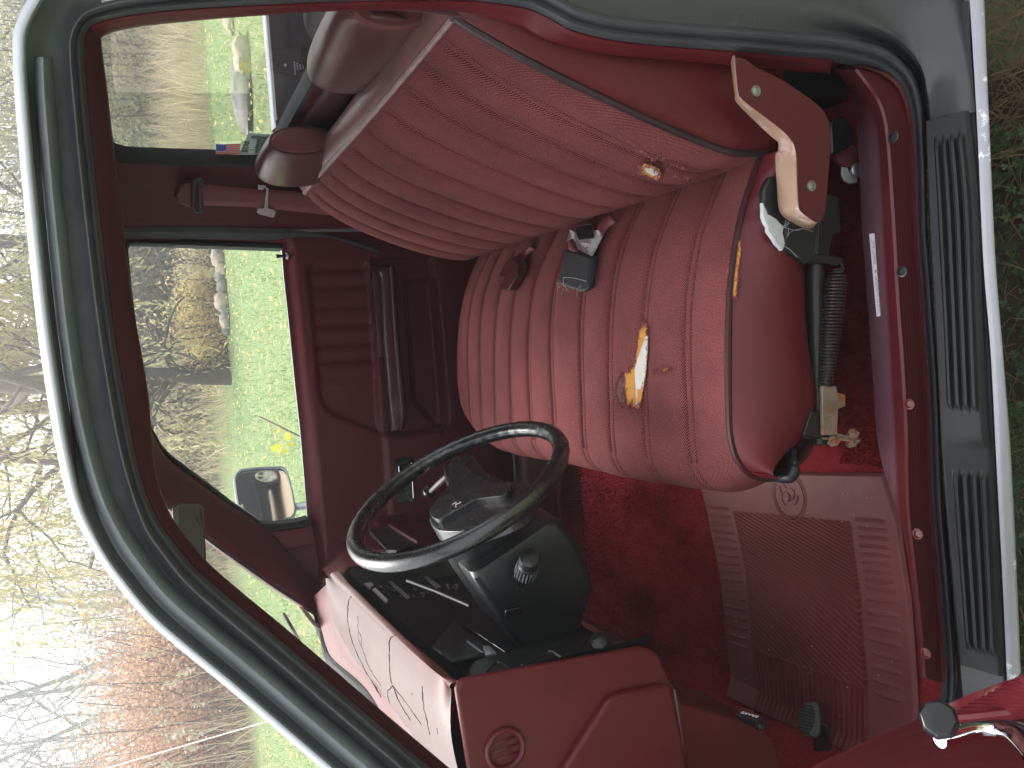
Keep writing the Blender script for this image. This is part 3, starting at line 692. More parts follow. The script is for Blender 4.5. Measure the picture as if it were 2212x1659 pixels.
for k, (w_, n_) in enumerate(((.0035, 7), (.003, 4), (.003, 3), (.0025, 2))):
    for j in range(n_): lm.box(t0+V((.02-.0055*j-.003*k, 0, .004-.008*k)), (w_, .0012, .004))
lm.build('liner_lettering', M['print'], bed, smooth=False)

# far sill, seen past the steering wheel
MB().grid([[V((x, 1.40, .385)), V((x, 1.43, .47)), V((x, 1.45, .492)), V((x, 1.475, .494)), V((x, 1.49, .47)), V((x, 1.56, .46)), V((x, 1.6, .40))] for x in (.45, 0, -.4, -.75, -1.0)]).build('sill_trim', M['trim'], truck, ang=50)
MB().tube([V((x, 1.497, .485)) for x in (.45, 0, -.4, -.8, -1.0)], .014, 10).build('door_seal', M['black'], truck)
# ------------------------------------------------------------------ bench seat
SE = [.228, .345, .458, .565, .69, .80, .905, 1.01, 1.115, 1.215]
def quilt(y, seams, k=1, k2=None):
    d = 0; k2 = k if k2 is None else k2; e = 0
    for q in seams:
        d -= .0095*math.exp(-((y-q)/.024)**2)
        for s in (-.008, .008): e -= .005*math.exp(-((y-q-s)/.0026)**2)
    return d*k+e*k2
YS = []
y = .13
def ysamp(lo, hi, seams):
    out = [lo+(hi-lo)*i/230 for i in range(231)]
    for q in seams:
        for s in (-.0105, -.008, -.0055, .0055, .008, .0105): out.append(q+s)
    return sorted(v for v in out if lo <= v <= hi)
CY = ysamp(.13, 1.325, SE)
prof = [(.33, .60), (.285, .632), (.24, .658), (.19, .682), (.14, .70), (.06, .718), (-.03, .728), (-.11, .732), (-.17, .732), (-.215, .722), (-.243, .697), (-.252, .66), (-.246, .62), (-.225, .585), (-.18, .56)]
pc = cr([V((a, 0, b)) for a, b in prof], 90)
def cush(i, y):
    p = pc[i]; t = (y-.13)/1.195; e = min(1, (1-abs(2*t-1))/.16); rnd = 1-math.sqrt(max(0, 1-(1-e)**2))
    cr_ = .018*math.sin(math.pi*t)**.6
    far = smooth(.84, 1, t)
    x, z = p.x, p.z
    z += cr_*smooth(.34, .1, x) - .012*smooth(.06, 0, t)*0
    front = smooth(-.05, -.24, x)
    x += front*(.038*smooth(.75, 1.0, t)**1.5 + .035*smooth(.09, 0, t)**1.6 - .004*math.sin(math.pi*t))
    z -= far*far*.012*(1+front)
    # nose rounds down at the far corner
    nx_, nz_ = (0, 1) if x > -.2 else (-.8, .5)
    q = quilt(y, SE, min(1, e*3)*(.12+.88*smooth(62, 44, i))*smooth(0, 8, i), min(1, e*3)*smooth(84, 66, i)*smooth(0, 8, i))
    q += .004*math.sin(9*x+5*y)*math.sin(7*y)*e
    return V((x+nx_*q, y, z+nz_*q))
rows, uv = [], []
arc = [0]
for a, b in zip(pc, pc[1:]): arc.append(arc[-1]+(b-a).length)
for i in range(90):
    rows.append([cush(i, y) for y in CY]); uv.append([(arc[i], y) for y in CY])
cushion = MB().grid(rows, uv=uv, flip=True).build('seat_cushion', M['fabric'], truck, ang=80)
near = [r[0] for r in rows]
# far side boxing of the cushion, hidden from the door but closing it
MB().grid([[r[-1], r[-1]+V((0, .012, -.03)), r[-1]+V((0, .005, -.1)) if r[-1].z > .64 else r[-1]+V((0, .0, -.04))] for r in rows[4:]]).build('cushion_far_side', M['vinyl'], cushion)
# near side: piping and smooth vinyl boxing with its wrinkles
pip = [near[k]+V((0, -.004, .003)) for k in range(0, 72)]
MB().tube(pip[::2], .0052, 8).build('piping', plain('dark_piping', (.035, .008, .0105), .35, gs=.1), cushion)
botl = [(1668, 330), (1690, 400), (1702, 470), (1714, 520), (1735, 556), (1741, 620), (1743, 690), (1748, 760), (1757, 820), (1763, 860), (1758, 900), (1736, 945), (1708, 972), (1680, 992), (1645, 1010), (1622, 1020)]
bl = cr([P(x, y, Y=.118) for x, y in botl], 90)
ps = even(pip[10:72], 90); rows = []
for j in range(90):
    a, b = ps[j], bl[j]; r = []
    wr_ = smooth(34, 8, j)
    for k in range(25):
        v = k/24; p = a.lerp(b, v); o = -.026*math.sin(math.pi*min(1, v*1.02))**.7 - .006*math.sin(math.pi*v)
        o += wr_*.0045*math.sin(j*.95+v*5)*math.sin(math.pi*v) + .0025*math.sin(j*.16+v*3)
        r.append(p+V((0, o, 0)))
    r.append(b+V((0, .06, .0))); rows.append(r)
MB().grid(rows).build('side_boxing', M['vinyl'], cushion, ang=80)
# torn corner: black lining and white wadding showing
c3 = lambda x, y: (1426.4+.3637*x, .3637*y)
def patch(pts, Y, name, mat, par, d=.004, bev=0, rough=0):
    q = []
    pts = [P(x, y, Y=Y) for x, y in pts]
    for a, b in zip(pts, pts[1:]+pts[:1]):
        n = max(1, int((b-a).length/.006)) if rough else 1
        for k in range(n):
            w = a.lerp(b, k/n); q.append(w+(V((random.uniform(-1, 1), 0, random.uniform(-1, 1)))*rough if rough else V()))
    return MB().prism(q, (0, d, 0)).build(name, mat, par, smooth=bool(bev), bevel=bev)
patch([c3(*q) for q in [(690, 1040), (650, 1052), (615, 1110), (612, 1200), (650, 1290), (735, 1330), (745, 1400), (728, 1480), (800, 1520), (870, 1570), (920, 1520), (940, 1330), (800, 1200), (740, 1080)]], .083, 'torn_lining', M['black'], cushion, .012, .003, .0012)
patch([c3(*q) for q in [(608, 1200), (615, 1290), (645, 1380), (690, 1440), (724, 1486), (738, 1440), (732, 1345), (690, 1300), (640, 1270)]], .078, 'torn_wadding', M['whitefoam'], cushion, .008, .002, .0018)
th = MB()
for st, n in ((c3(755, 1405), 2), (c3(735, 1350), 5), (c3(690, 1430), 2)):
    for k in range(n):
        p = P(*st, Y=.077); pts = [p]
        d = V((random.uniform(-.4, 1), random.uniform(-.3, 0), random.uniform(-1, .3))).normalized()
        for j in range(6): d = (d+V((random.uniform(-.6, .6), 0, random.uniform(-.6, .3)))).normalized(); pts.append(pts[-1]+d*(.002 if k else .007))
        th.tube(pts, .00032, 3)
th.build('loose_threads', M['print'], cushion)
# yellow foam along the worn near edge, the big tear, the small burn
def on_cush(x, y, lift):
    # march the sight line down to the seat surface
    z = .745
    for _ in range(14):
        p = P(x, y, Z=z); j = min(range(90), key=lambda i: abs(pc[i].x-p.x) + (9 if i > 62 else 0)); z = cush(j, min(1.32, max(.13, p.y))).z + lift
    return P(x, y, Z=z)
def c7(x, y): return (1206.9+.16534*x, 658.3+.16534*y)
def surf_patch(pts, lift, name, mat, par, thick=.002, jag=.0, fn=on_cush, up=V((0, 0, 1))):
    q = [fn(x, y, lift) for x, y in pts]; o = []
    for a, b in zip(q, q[1:]+q[:1]):
        n = max(1, int((b-a).length/.004))
        for k in range(n): o.append(a.lerp(b, k/n)+V((random.uniform(-1, 1), random.uniform(-1, 1), random.uniform(-.3, .3)))*jag)
    return MB().prism(o, up*thick).build(name, mat, par, smooth=False)
tear = [(1110, 255), (1140, 258), (1172, 292), (1160, 330), (1168, 400), (1165, 600), (1152, 850), (1112, 1080), (1085, 1255), (1045, 1352), (965, 1335), (945, 1275), (935, 1320), (905, 1312), (882, 1100), (880, 890), (960, 830), (1002, 780), (1028, 640), (1048, 480), (1052, 390), (1075, 300)]
tp = surf_patch([c7(*q) for q in tear], .0005, 'torn_foam', M['foam'], cushion, .0018, .0009)
gz = [(1166, 400), (1120, 440), (1085, 560), (1040, 700), (1000, 860), (1002, 1000), (1015, 1180), (1022, 1300), (1045, 1335), (1082, 1240), (1108, 1085), (1140, 870), (1156, 700), (1163, 560)]
surf_patch([c7(*q) for q in gz], .0028, 'torn_gauze', M['gauze'], cushion, .0012, .0005)
for k_, (a_, b_, w_, h_) in enumerate(((1098, 722, 11, 28), (1140, 690, 10, 24), (1120, 800, 12, 40), (1132, 900, 10, 45), (1088, 1015, 13, 26), (1080, 1085, 14, 20), (1080, 890, 12, 26))):
    surf_patch([c7(a_+w_*math.cos(t_), b_+h_*math.sin(t_)) for t_ in [2*math.pi*q/12 for q in range(12)]], .0042, 'gauze_hole', M['foam'], cushion, .0005, .0003)
surf_patch([c7(*q) for q in [(760, 1000), (820, 900), (875, 900), (880, 1100), (898, 1310), (860, 1320), (770, 1280), (740, 1150)]], .0003, 'frayed_fabric', plain('frayed_backing', (.1, .045, .038), .95, grain=500, gs=1, var=.4, vscale=120), cushion, .0012, .003)
surf_patch([c7(*q) for q in [(1370, 850), (1420, 820), (1470, 840), (1440, 865), (1385, 878)]], .0004, 'small_tear', M['foam'], cushion, .001, .0008)
surf_patch([(1596, 500), (1601, 540), (1594, 600), (1591, 640), (1573, 644), (1575, 605), (1572, 590), (1580, 560), (1586, 520)], .0006, 'worn_edge_foam', M['foam'], cushion, .0016, .0012)
fz = MB()
def fringe(pts, n, fn, L=.006, lift=.002, outn=V((0, 0, 1))):
    for _ in range(n):
        i = random.randrange(len(pts)); a, b = pts[i], pts[(i+1) % len(pts)]; t = random.random()
        p = fn(a[0]+(b[0]-a[0])*t, a[1]+(b[1]-a[1])*t, lift); d = V((random.gauss(0, 1), random.gauss(0, 1), random.gauss(.25, .3))).normalized()
        q = p+d*L*random.uniform(.4, 1.3); r = q+V((random.gauss(0, 1), random.gauss(0, 1), random.gauss(0, .5)))*L*.35
        fz.tube([p, q, r], random.uniform(.0004, .0008), 3)
fringe([c7(*q) for q in tear], 240, on_cush)
fringe([c7(*q) for q in [(760, 1000), (820, 900), (870, 1320), (770, 1280), (740, 1150)]], 120, on_cush)
fringe([(1596, 500), (1594, 600), (1591, 640), (1573, 644), (1572, 590), (1586, 520)], 90, on_cush, .005)
fringe([c7(*q) for q in [(1300, 800), (1470, 840), (1385, 878), (1240, 900)]], 60, on_cush, .004)
fz.build('frayed_threads', plain('frayed_thread', (.2, .05, .05), .95, gs=0, var=.4, vscale=300), cushion)
# ---- backrest
BS = [.19, .275, .365, .475, .60, .72, .835, .945, 1.05, 1.155, 1.245]
bp = [(.262, .64), (.262, .675), (.262, .71), (.275, .76), (.297, .83), (.322, .90), (.348, .97), (.372, 1.03), (.392, 1.075), (.406, 1.105), (.416, 1.122)]
bc = cr([V((a, 0, b)) for a, b in bp], 80); ab = [0]
for a, b in zip(bc, bc[1:]): ab.append(ab[-1]+(b-a).length)
BY = ysamp(.125, 1.335, BS)
def back(i, y, q=True):
    p = bc[i]; t = (y-.125)/1.21; v = i/79
    e = min(1, (1-abs(2*t-1))/.14)
    bul = .028*math.sin(math.pi*min(1, v*1.05))**.8*(1-(1-e)**2)
    n = V((-.93, 0, .37))
    far = smooth(.86, 1.0, t)
    d = bul + (quilt(y, BS, min(1, e*3)*smooth(0, 10, i)*smooth(79.5, 68, i)) if q else 0)
    d += .004*math.sin(6*v+4*y)*e
    # the far shoulder rounds off, the foot curls into the crease
    x, z = p.x, p.z
    z -= far**2*.05*smooth(.55, 1, v); x += far**2*.03
    return V((x, y, z))+n*d
rows = [[back(i, y) for y in BY] for i in range(80)]
backrest = MB().grid(rows, uv=[[(ab[i]+2, y) for y in BY] for i in range(80)]).build('seat_backrest', M['fabric'], truck, ang=80)
topE = rows[-1]
MB().tube(topE[::4]+[topE[-1]], .0048, 8).build('piping', plain('worn_piping', (.3, .2, .21), .4, gs=.1, var=.3, vscale=30), backrest)
tv = [[p+V((0, 0, 0)), p+V((.010, 0, .009)), p+V((.03, 0, .013)), p+V((.055, 0, .006)), p+V((.07, 0, -.02)), p+V((.074, 0, -.1)), V((.42, p.y, .45))] for p in topE[::3]]
MB().grid(tv).build('backrest_cover', plain('sun_faded_vinyl', (.16, .07, .066), .4, grain=500, gs=.2, var=.12), backrest, ang=70)
nb = [r[0] for r in rows]
MB().tube([p+V((.001, -.004, 0)) for p in nb[::2]], .0055, 8).build('piping', plain('black_piping', (.03, .014, .018), .4, gs=.1), backrest)
sd = [[p+V((0, -.001, 0)), p.lerp(V((.47, .12, p.z+.02)), .12)+V((0, -.012, 0)), p.lerp(V((.48, .12, p.z+.02)), .5)+V((0, -.022, -.0)), V((.5, .118, p.z+.02)), V((.52, .2, p.z+.02))] for p in nb]
lowp = nb[0]; sd = [[lowp+V((.0, .02, -.03)), lowp+V((.06, .005, -.035)), V((.42, .115, .60)), V((.46, .12, .58)), V((.5, .2, .58))]]+[[lowp+V((0, .004, -.012)), lowp+V((.05, -.004, -.018)), V((.42, .1, .63)), V((.47, .118, .6)), V((.51, .2, .6))]]+sd
MB().grid([cr(r, 13) for r in sd]).build('side_panel', M['vinyl'], backrest, ang=80)
sfar = [r[-1] for r in rows]
MB().grid([[p, p+V((.03, .008, 0)), V((.5, 1.34, p.z))] for p in sfar]).build('side_panel', M['vinyl'], backrest)
def on_back(x, y, lift):
    i = 10
    for _ in range(10):
        p = P(x, y, pl=(bc[i]+V((-.93, 0, .37))*(.02+lift), V((-.93, 0, .37)))); i = min(range(80), key=lambda k: abs(bc[k].z+.006-p.z))
        q = back(i, min(1.33, max(.13, p.y)), False)
        pp = P(x, y, pl=(q+V((-.93, 0, .37))*lift, V((-.93, 0, .37))))
    return pp
surf_patch([(1385, 360), (1392, 354), (1408, 357), (1424, 365), (1428, 374), (1424, 386), (1412, 384), (1398, 376), (1386, 376)], .0015, 'small_tear', M['foam'], backrest, .0012, .0012, on_back, V((-.93, 0, .37)))
surf_patch([(1394, 362), (1410, 363), (1422, 372), (1420, 380), (1408, 378), (1396, 370)], .003, 'torn_gauze', M['gauze'], backrest, .001, .0008, on_back, V((-.93, 0, .37)))
fz = MB(); fringe([(1385, 360), (1408, 357), (1428, 374), (1412, 384), (1386, 376)], 90, on_back, .006, .003); fringe([(1335, 290), (1372, 315), (1400, 340), (1440, 345)], 60, on_back, .004, .002); fringe([(1430, 345), (1495, 378), (1470, 390)], 30, on_back, .004, .002)
fz.build('frayed_threads', plain('frayed_thread', (.22, .07, .07), .95, gs=0, var=.4, vscale=300), backrest)
# ---- head restraints
def headrest(secs, cap, label, notch=None):
    rows = []
    for cx_, cy_, a, b, Y in secs:
        rows.append([P(cx_+a*(1 if math.cos(t) > 0 else -1)*abs(math.cos(t))**.82, cy_+b*(1 if math.sin(t) > 0 else -1)*abs(math.sin(t))**.82, Y=Y) for t in [2*math.pi*k/40 for k in range(40)]])
    cols = [cr([r[k] for r in rows], 26) for k in range(40)]
    mb = MB().grid([[c[j] for c in cols] for j in range(26)], closed=True)
    mb.face([c[25] for c in cols]); mb.face([c[0] for c in cols])
    h = mb.build('headrest', M['headrest'], truck, ang=50, label=label)
    cx_, cy_, a, b, Y = cap
    r0 = [P(cx_+a*math.cos(t), cy_+b*math.sin(t), Y=Y) for t in [2*math.pi*k/40 for k in range(40)]]; ce = sum(r0, V())/40
    MB().grid([[ce.lerp(p, 1.0)+V((0, .008, 0)) for p in r0], r0, [ce.lerp(p, .93)+V((0, -.005, 0)) for p in r0], [ce.lerp(p, .6)+V((0, -.008, 0)) for p in r0], [ce.lerp(p, .02)+V((0, -.009, 0)) for p in r0]], closed=True).build('end_cap', M['capcloth'], h)
    return h
M['capcloth'] = plain('head_restraint_cloth', (.12, .032, .032), .8, grain=700, gs=.5, var=.1)
headrest([(632, 362, 40, 18, 1.125), (632, 364, 66, 34, 1.115), (633, 361, 82, 43, 1.08), (638, 348, 82, 43, 1.02), (644, 325, 77, 39, .94), (650, 306, 70, 32, .885), (650, 304, 66, 28, .88)], (650, 304, 64, 26, .876), 'head restraint on the passenger half of the bench')
hn = headrest([(756, 146, 50, 28, .585), (755, 146, 80, 48, .58), (754, 142, 91, 60, .56), (770, 116, 100, 66, .48), (800, 66, 108, 64, .34), (832, 16, 112, 54, .24), (848, 10, 100, 48, .212), (850, 8, 90, 42, .21)], (852, 18, 92, 44, .206), 'head restraint on the driver half of the bench')
MB().prism([P(x, y, Y=.198) for x, y in [(795, 26), (850, 30), (880, 44), (868, 50), (800, 42)]], (0, -.006, 0)).build('release_button', M['headrest'], hn, bevel=.003)
# ---- recliner cover with a beige top edge
c6 = lambda x, y: (1590.9+.23147*x, 109.7+.23147*y)
fc = [(-15, 60), (-12, 150), (15, 405), (60, 460), (370, 690), (480, 785), (545, 880), (568, 1000), (575, 1250), (588, 1450), (640, 1530), (750, 1605), (800, 1590), (832, 1480), (882, 900), (872, 680), (820, 560), (700, 455), (400, 250), (200, 165), (60, 60)]
fp = [P(*c6(*q), Y=.034) for q in fc]
def rc(pts, n=4, f=.3):
    o = []
    for i, p in enumerate(pts):
        a, b = pts[i-1], pts[(i+1) % len(pts)]; s, e = p.lerp(a, f), p.lerp(b, f)
        for k in range(n): t = k/(n-1); o.append(s.lerp(p, t).lerp(p.lerp(e, t), t))
    return o
fr = rc(fp)
cf = sum(fr, V())/len(fr)
rcv = MB().grid([cl([p+V((0, .0015, 0)) for p in fr]), cl([p.lerp(cf, .01)+V((0, -.0005, 0)) for p in fr])])
rcv.face([p.lerp(cf, .01)+V((0, -.0005, 0)) for p in fr])
rcv = rcv.build('recliner_cover', M['cover'], truck, ang=30)
edge_o = [(-50, 60), (-48, 150), (-15, 405), (5, 490), (205, 690), (340, 815), (388, 855), (388, 930), (362, 985), (376, 1250), (390, 1450), (420, 1530), (500, 1592), (620, 1650), (705, 1655), (750, 1610)]
edge_i = [(-15, 60), (-12, 150), (15, 405), (60, 460), (370, 690), (480, 785), (525, 850), (552, 920), (568, 1000), (575, 1250), (588, 1450), (600, 1490), (640, 1530), (700, 1575), (730, 1596), (752, 1606)]
eo = cr([P(*c6(*q), Y=.078) for q in edge_o], 80); ei = cr([P(*c6(*q), Y=.034) for q in edge_i], 80)
MB().grid([cr([a, a.lerp(b, .25)+V((0, -.002, .003)), a.lerp(b, .8)+V((0, -.006, .0035)), b+V((0, .001, 0))], 13) for a, b in zip(eo, ei)]).build('cover_edge', M['beige'], rcv, label='beige top edge')
for q in ((182, 375), (700, 1262)):
    p = P(*c6(*q), Y=.033); MB().lathe(p+V((0, 0, 0)), (0, -1, 0), [(-.001, .0075), (.0012, .0072), (.0012, .006), (-.001, .0055), (.0004, .005), (.001, .003), (.0008, 0)], 18).build('screw', [M['beige'], M['steel']][1], rcv)
# ---- frame, spring, bracket, lever under the seat
sf = MB()
sf.tube([P(1755, 400, Y=.125), P(1757, 470, Y=.12), P(1760, 560, Y=.118), P(1765, 760, Y=.118), P(1772, 960, Y=.118)], .0135, 14)
sf.prism([P(x, y, Y=.105) for x, y in [(1768, 415), (1812, 425), (1817, 500), (1800, 508), (1795, 530), (1790, 556), (1766, 560)]], (0, .02, 0))
sf.prism([P(x, y, Y=.1) for x, y in [(1748, 548), (1780, 548), (1820, 556), (1822, 566), (1812, 574), (1748, 566)]], (0, .03, 0))
sf.prism([P(x, y, Y=.108) for x, y in [(1776, 568), (1784, 568), (1783, 836), (1775, 836)]], (0, .02, 0))
sf.prism([P(x, y, Y=.1) for x, y in [(1752, 888), (1779, 888), (1777, 948), (1736, 940)]], (0, .03, 0))
frame = sf.build('seat_frame', M['blacksteel'], truck, bevel=.002)
MB().box((.05, .75, .535), (.42, 1.1, .05)).build('seat_pan', M['black'], frame, smooth=False)
MB().box((.42, .75, .49), (.1, 1.15, .2)).build('seat_riser', M['black'], frame, smooth=False)
sa_, sb_ = P(1810, 580, Y=.088), P(1781, 838, Y=.1); n = 36; pts = []
ax = (sb_-sa_).normalized(); e1 = ax.cross(V((0, 1, 0))).normalized(); e2 = ax.cross(e1)
for k in range(n*12+1):
    t = k/(n*12); r = lin([0, .06, .12, .6, 1], [.004, .012, .0155, .0145, .009], t); a = 2*math.pi*k/12
    pts.append(sa_.lerp(sb_, t)+r*(math.cos(a)*e1+math.sin(a)*e2))
hk = [P(1815, 568, Y=.09), P(1822, 578, Y=.085), P(1816, 590, Y=.084)]
MB().tube(cr(hk+[pts[0]], 10)+pts, .0016, 5).build('spring', plain('spring_wire', (.06, .055, .05), .35, .7, var=.3, vscale=60), frame)
bkt = MB().prism([P(x, y, Y=.092) for x, y in [(1776, 834), (1808, 834), (1810, 848), (1827, 852), (1827, 878), (1811, 884), (1809, 934), (1812, 940), (1778, 940)]], (0, .006, 0))
bkt.prism([P(1735, 936, Y=.13), P(1812, 936, Y=.09), P(1860, 950, Y=.085), P(1858, 956, Y=.085), P(1800, 951, Y=.09), P(1750, 948, Y=.13)], (0, .03, -.004))
bk = bkt.build('seat_bracket', M['rust'], frame, bevel=.0015, label='rusty floor bracket')
for x, y in ((1842, 938), (1839, 957), (1801, 954)):
    MB().lathe(P(x, y, Y=.09), (.7, -.2, .4), [(-.002, .0095), (.001, .0095), (.0012, .0065), (.006, .006), (.006, 0)], 6).build('bolt', M['rust'], frame, smooth=False)
lv = [P(1712, 972, Y=.13), P(1714, 998, Y=.12), P(1713, 1018, Y=.115), P(1704, 1029, Y=.118), P(1680, 1027, Y=.14), P(1640, 1018, Y=.19)]
MB().tube(cr(lv, 30), [.006]*6+[.0085]*4+[.0105]*20, 12).build('seat_lever', M['black'], frame)
# loose belt ends in the crease: black taped buckle, red buckle
c5 = lambda x, y: (768+.3306*x, 438.9+.3306*y)
pA_ = [on_cush(*c5(*q), .02) for q in [(1365, 305), (1430, 318), (1545, 350), (1510, 560), (1480, 580), (1390, 555), (1318, 520)]]
ub = (pA_[0]-pA_[3]).normalized()
b1 = MB().prism(pA_, V((0, 0, -.017))).build('belt_buckle', plain('black_leather_wrap', (.022, .026, .028), .5, grain=200, gs=.4, var=.2), truck, bevel=.005, seg=3, label='buckle wrapped in black tape with loose white threads')
th = MB(); q = [on_cush(*c5(*k), .0215) for k in [(1355, 486), (1420, 488), (1500, 508), (1505, 512)]]
th.tube(cr(q, 14), .0005, 4); th.tube(cr([on_cush(*c5(*k), .0215) for k in [(1357, 486), (1358, 520), (1362, 545)]], 8), .0007, 4)
for k in range(26):
    p = on_cush(*c5(random.uniform(1320, 1490), random.uniform(515, 580)), .02); pts = [p]
    for j in range(4): pts.append(pts[-1]+V((random.gauss(-.2, .6), random.gauss(0, .6), random.gauss(0, .3)))*.005)
    th.tube(pts, .0003, 3)
th.build('loose_threads', M['print'], b1)
w1 = [on_cush(*c5(*k), h) for k, h in [((1415, 240), .012), ((1425, 290), .014), ((1440, 330), .014)]]
MB().grid([[p+V((0, -.012, .0)), p+V((0, 0, .003)), p+V((0, .02, 0))] for p in w1]).build('belt_strap', M['webbing'], b1, solid=.002)
wd = [(1390, 250), (1412, 172), (1440, 190), (1455, 150), (1545, 135), (1560, 180), (1605, 175), (1615, 220), (1590, 270), (1550, 345), (1500, 320), (1440, 290)]
pw = [on_cush(*c5(*k), .012) for k in wd]
MB().prism(pw, V((0, 0, .004))).build('frayed_wadding', plain('dirty_wadding', (.36, .33, .34), .95, grain=200, gs=1, var=.35, vscale=90), b1, smooth=False)
MB().prism([on_cush(*c5(*k), .018) for k in [(1440, 185), (1455, 150), (1550, 138), (1562, 230), (1470, 245)]], V((0, 0, .004))).build('strap_sleeve', M['black'], b1, bevel=.002)
st_ = [on_cush(*c5(*k), h) for k, h in [((1690, 95), .012), ((1640, 130), .014), ((1600, 190), .016)]]
MB().grid([[p+V((-.01, -.006, 0)), p+V((.01, .008, .002))] for p in cr(st_, 8)]).build('belt_strap', M['webbing'], b1, solid=.002)
pB_ = [on_cush(*c5(*q), .028) for q in [(1005, 350), (1035, 370), (1075, 400), (1045, 480), (995, 572), (970, 572), (945, 540), (930, 470)]]
b2 = MB().prism(pB_, V((0, 0, -.024))).build('belt_buckle', plain('red_buckle', (.055, .0095, .0125), .3, gs=.1), truck, bevel=.004, seg=3, label='plain dark red plastic buckle')
MB().prism([on_cush(*c5(*q), .0285) for q in [(945, 470), (985, 480), (960, 535), (935, 490)]], V((0, 0, .001))).build('release_button', plain('buckle_button', (.09, .026, .03), .4, gs=0), b2, smooth=False)
st_ = [on_cush(*c5(*k), h) for k, h in [((1160, 285), .006), ((1110, 330), .01), ((1050, 375), .018), ((1030, 390), .018)]]
MB().grid([[p+V((-.008, -.012, 0)), p+V((.0, .0, .003)), p+V((.008, .012, 0))] for p in cr(st_, 10)]).build('belt_strap', M['webbing'], b2, solid=.002)
# driver's belt lying down the rear pillar
u0 = [(880, 24), (960, 32), (1065, 56), (1150, 72), (1286, 98), (1380, 114)]; u1 = [(880, 3), (960, 6), (1060, 14), (1137, 40), (1240, 78), (1369, 104)]
wb_ = MB().grid([[a, a.lerp(b, .5)+V((0, -.002, 0)), b] for a, b in zip(cr([P(x, y, Y=.112) for x, y in u0], 40), cr([P(x, y, Y=.125) for x, y in u1], 40))]).build('seat_belt', M['webbing_pale'], truck, solid=.0015)
c6b = c6
rb = [P(*c6(*q), Y=.12) for q in [(880, 665), (1000, 600), (1040, 640), (1105, 775), (1090, 880), (925, 990), (885, 960)]]
bb = MB().prism(rb, (0, .02, 0)).build('belt_reel_cover', M['blackgloss'], wb_, bevel=.004)
MB().prism([P(*c6(*q), Y=.115) for q in [(915, 985), (1085, 880), (1092, 892), (940, 1000)]], (0, .01, 0)).build('reel_edge', M['trim'], bb)
MB().prism([P(*c6(*q), Y=.13) for q in [(930, 1000), (1090, 895), (1130, 900), (1130, 1060), (1060, 1090), (990, 1070)]], (0, .006, 0)).build('belt_end', M['webbing'], wb_)
ag = [P(*c6(*q), Y=.125) for q in [(990, 1080), (1040, 1090), (1060, 1150), (1095, 1180), (1130, 1180), (1130, 1230), (1060, 1240), (1010, 1210), (985, 1150)]]
MB().prism(ag, (0, .004, 0)).build('belt_anchor', plain('anchor_plate', (.4, .44, .42), .45, .3, gs=.1), wb_, bevel=.001)
MB().lathe(P(*c6(1112, 1120), Y=.122), (0, -1, .2), [(0, .011), (.006, .011), (.008, .007), (.008, 0)], 12).build('anchor_bolt', M['steel'], wb_)
# ------------------------------------------------------------------ floor
def zf(x, y):
    z = .383
    z += .125*smooth(.655, .80, y)*smooth(1.13, 1.0, y)*smooth(.5, .2, x) if False else .125*smooth(.655, .80, y)*smooth(1.15, 1.02, y)
    t = max(0, -.74-x); z += (t*.9 if t < .0 else (.55*t + 1.6*t*t))*1.0
    z += .04*smooth(.10, .28, x)
    return z
def Pf(x, y, lift=0, base=None):
    z = .39
    for _ in range(25):
        p = P(x, y, Z=z); z = .6*z+.4*((base or zf)(p.x, p.y)+lift)
    return P(x, y, Z=z)
xs_ = [.55-1.75*i/110 for i in range(111)]; ys_ = [.085+1.425*j/130 for j in range(131)]
fl = MB().grid([[V((x, y, min(.95, zf(x, y))+.004*math.sin(13*x+2*y)*math.sin(11*y)+(0 if y > .11 else .0))) for y in ys_] for x in xs_]).build('carpet', M['carpet'], truck)
# carpet pile: short tufts so that the near strip and the hump look woven
tf = MB(); rnd = random.Random(3)
for _ in range(15000):
    if rnd.random() < .45: x, y = rnd.uniform(-.24, .25), rnd.uniform(.1, .27)
    else: x, y = rnd.uniform(-.78, -.2), rnd.uniform(.62, 1.05)
    z = zf(x, y)+.002; a = rnd.uniform(0, 6.3); l = rnd.uniform(.003, .0065); d = V((math.cos(a), math.sin(a), 0))
    p = V((x, y, z)); w = d*.0014; tip = p+V((rnd.uniform(-.003, .003), rnd.uniform(-.003, .003), l))
    tf.add([p-w, p+w, tip+w*.5, tip-w*.5], [(0, 1, 2, 3)])
tf.build('carpet_pile', M['carpet'], fl, smooth=False)
# ------------------------------------------------------------------ floor mats
def zm(x, y):
    z = .389; t = max(0, -.74-x); return z + .55*t+1.6*t*t
c8 = lambda x, y: (1426.4+.4047*x, 987.5+.4047*y)
Lp = {0: (190, 75), .17: (252, 268), .45: (318, 620), .7: (356, 975), 1: (350, 1272)}
Rp = {0: (1196, 86), .17: (1287, 365), .45: (1342, 745), .7: (1376, 1330), 1: (1330, 1720)}
ts = sorted(Lp)
Lw = [Pf(*c8(*Lp[t]), base=zm) for t in ts]; Rw = [Pf(*c8(*Rp[t]), base=zm) for t in ts]
def mlerp(Ws, t):
    for i in range(len(ts)-1):
        if t <= ts[i+1]: return Ws[i].lerp(Ws[i+1], (t-ts[i])/(ts[i+1]-ts[i]))
    return Ws[-1]
Lc = [mlerp(Lw, i/240) for i in range(241)]; Rc = [mlerp(Rw, i/240) for i in range(241)]
def sm_(L):
    for _ in range(14): L = [L[0]]+[(L[i-1]+2*L[i]+L[i+1])/4 for i in range(1, len(L)-1)]+[L[-1]]
    return L
Lc, Rc = sm_(Lc), sm_(Rc)
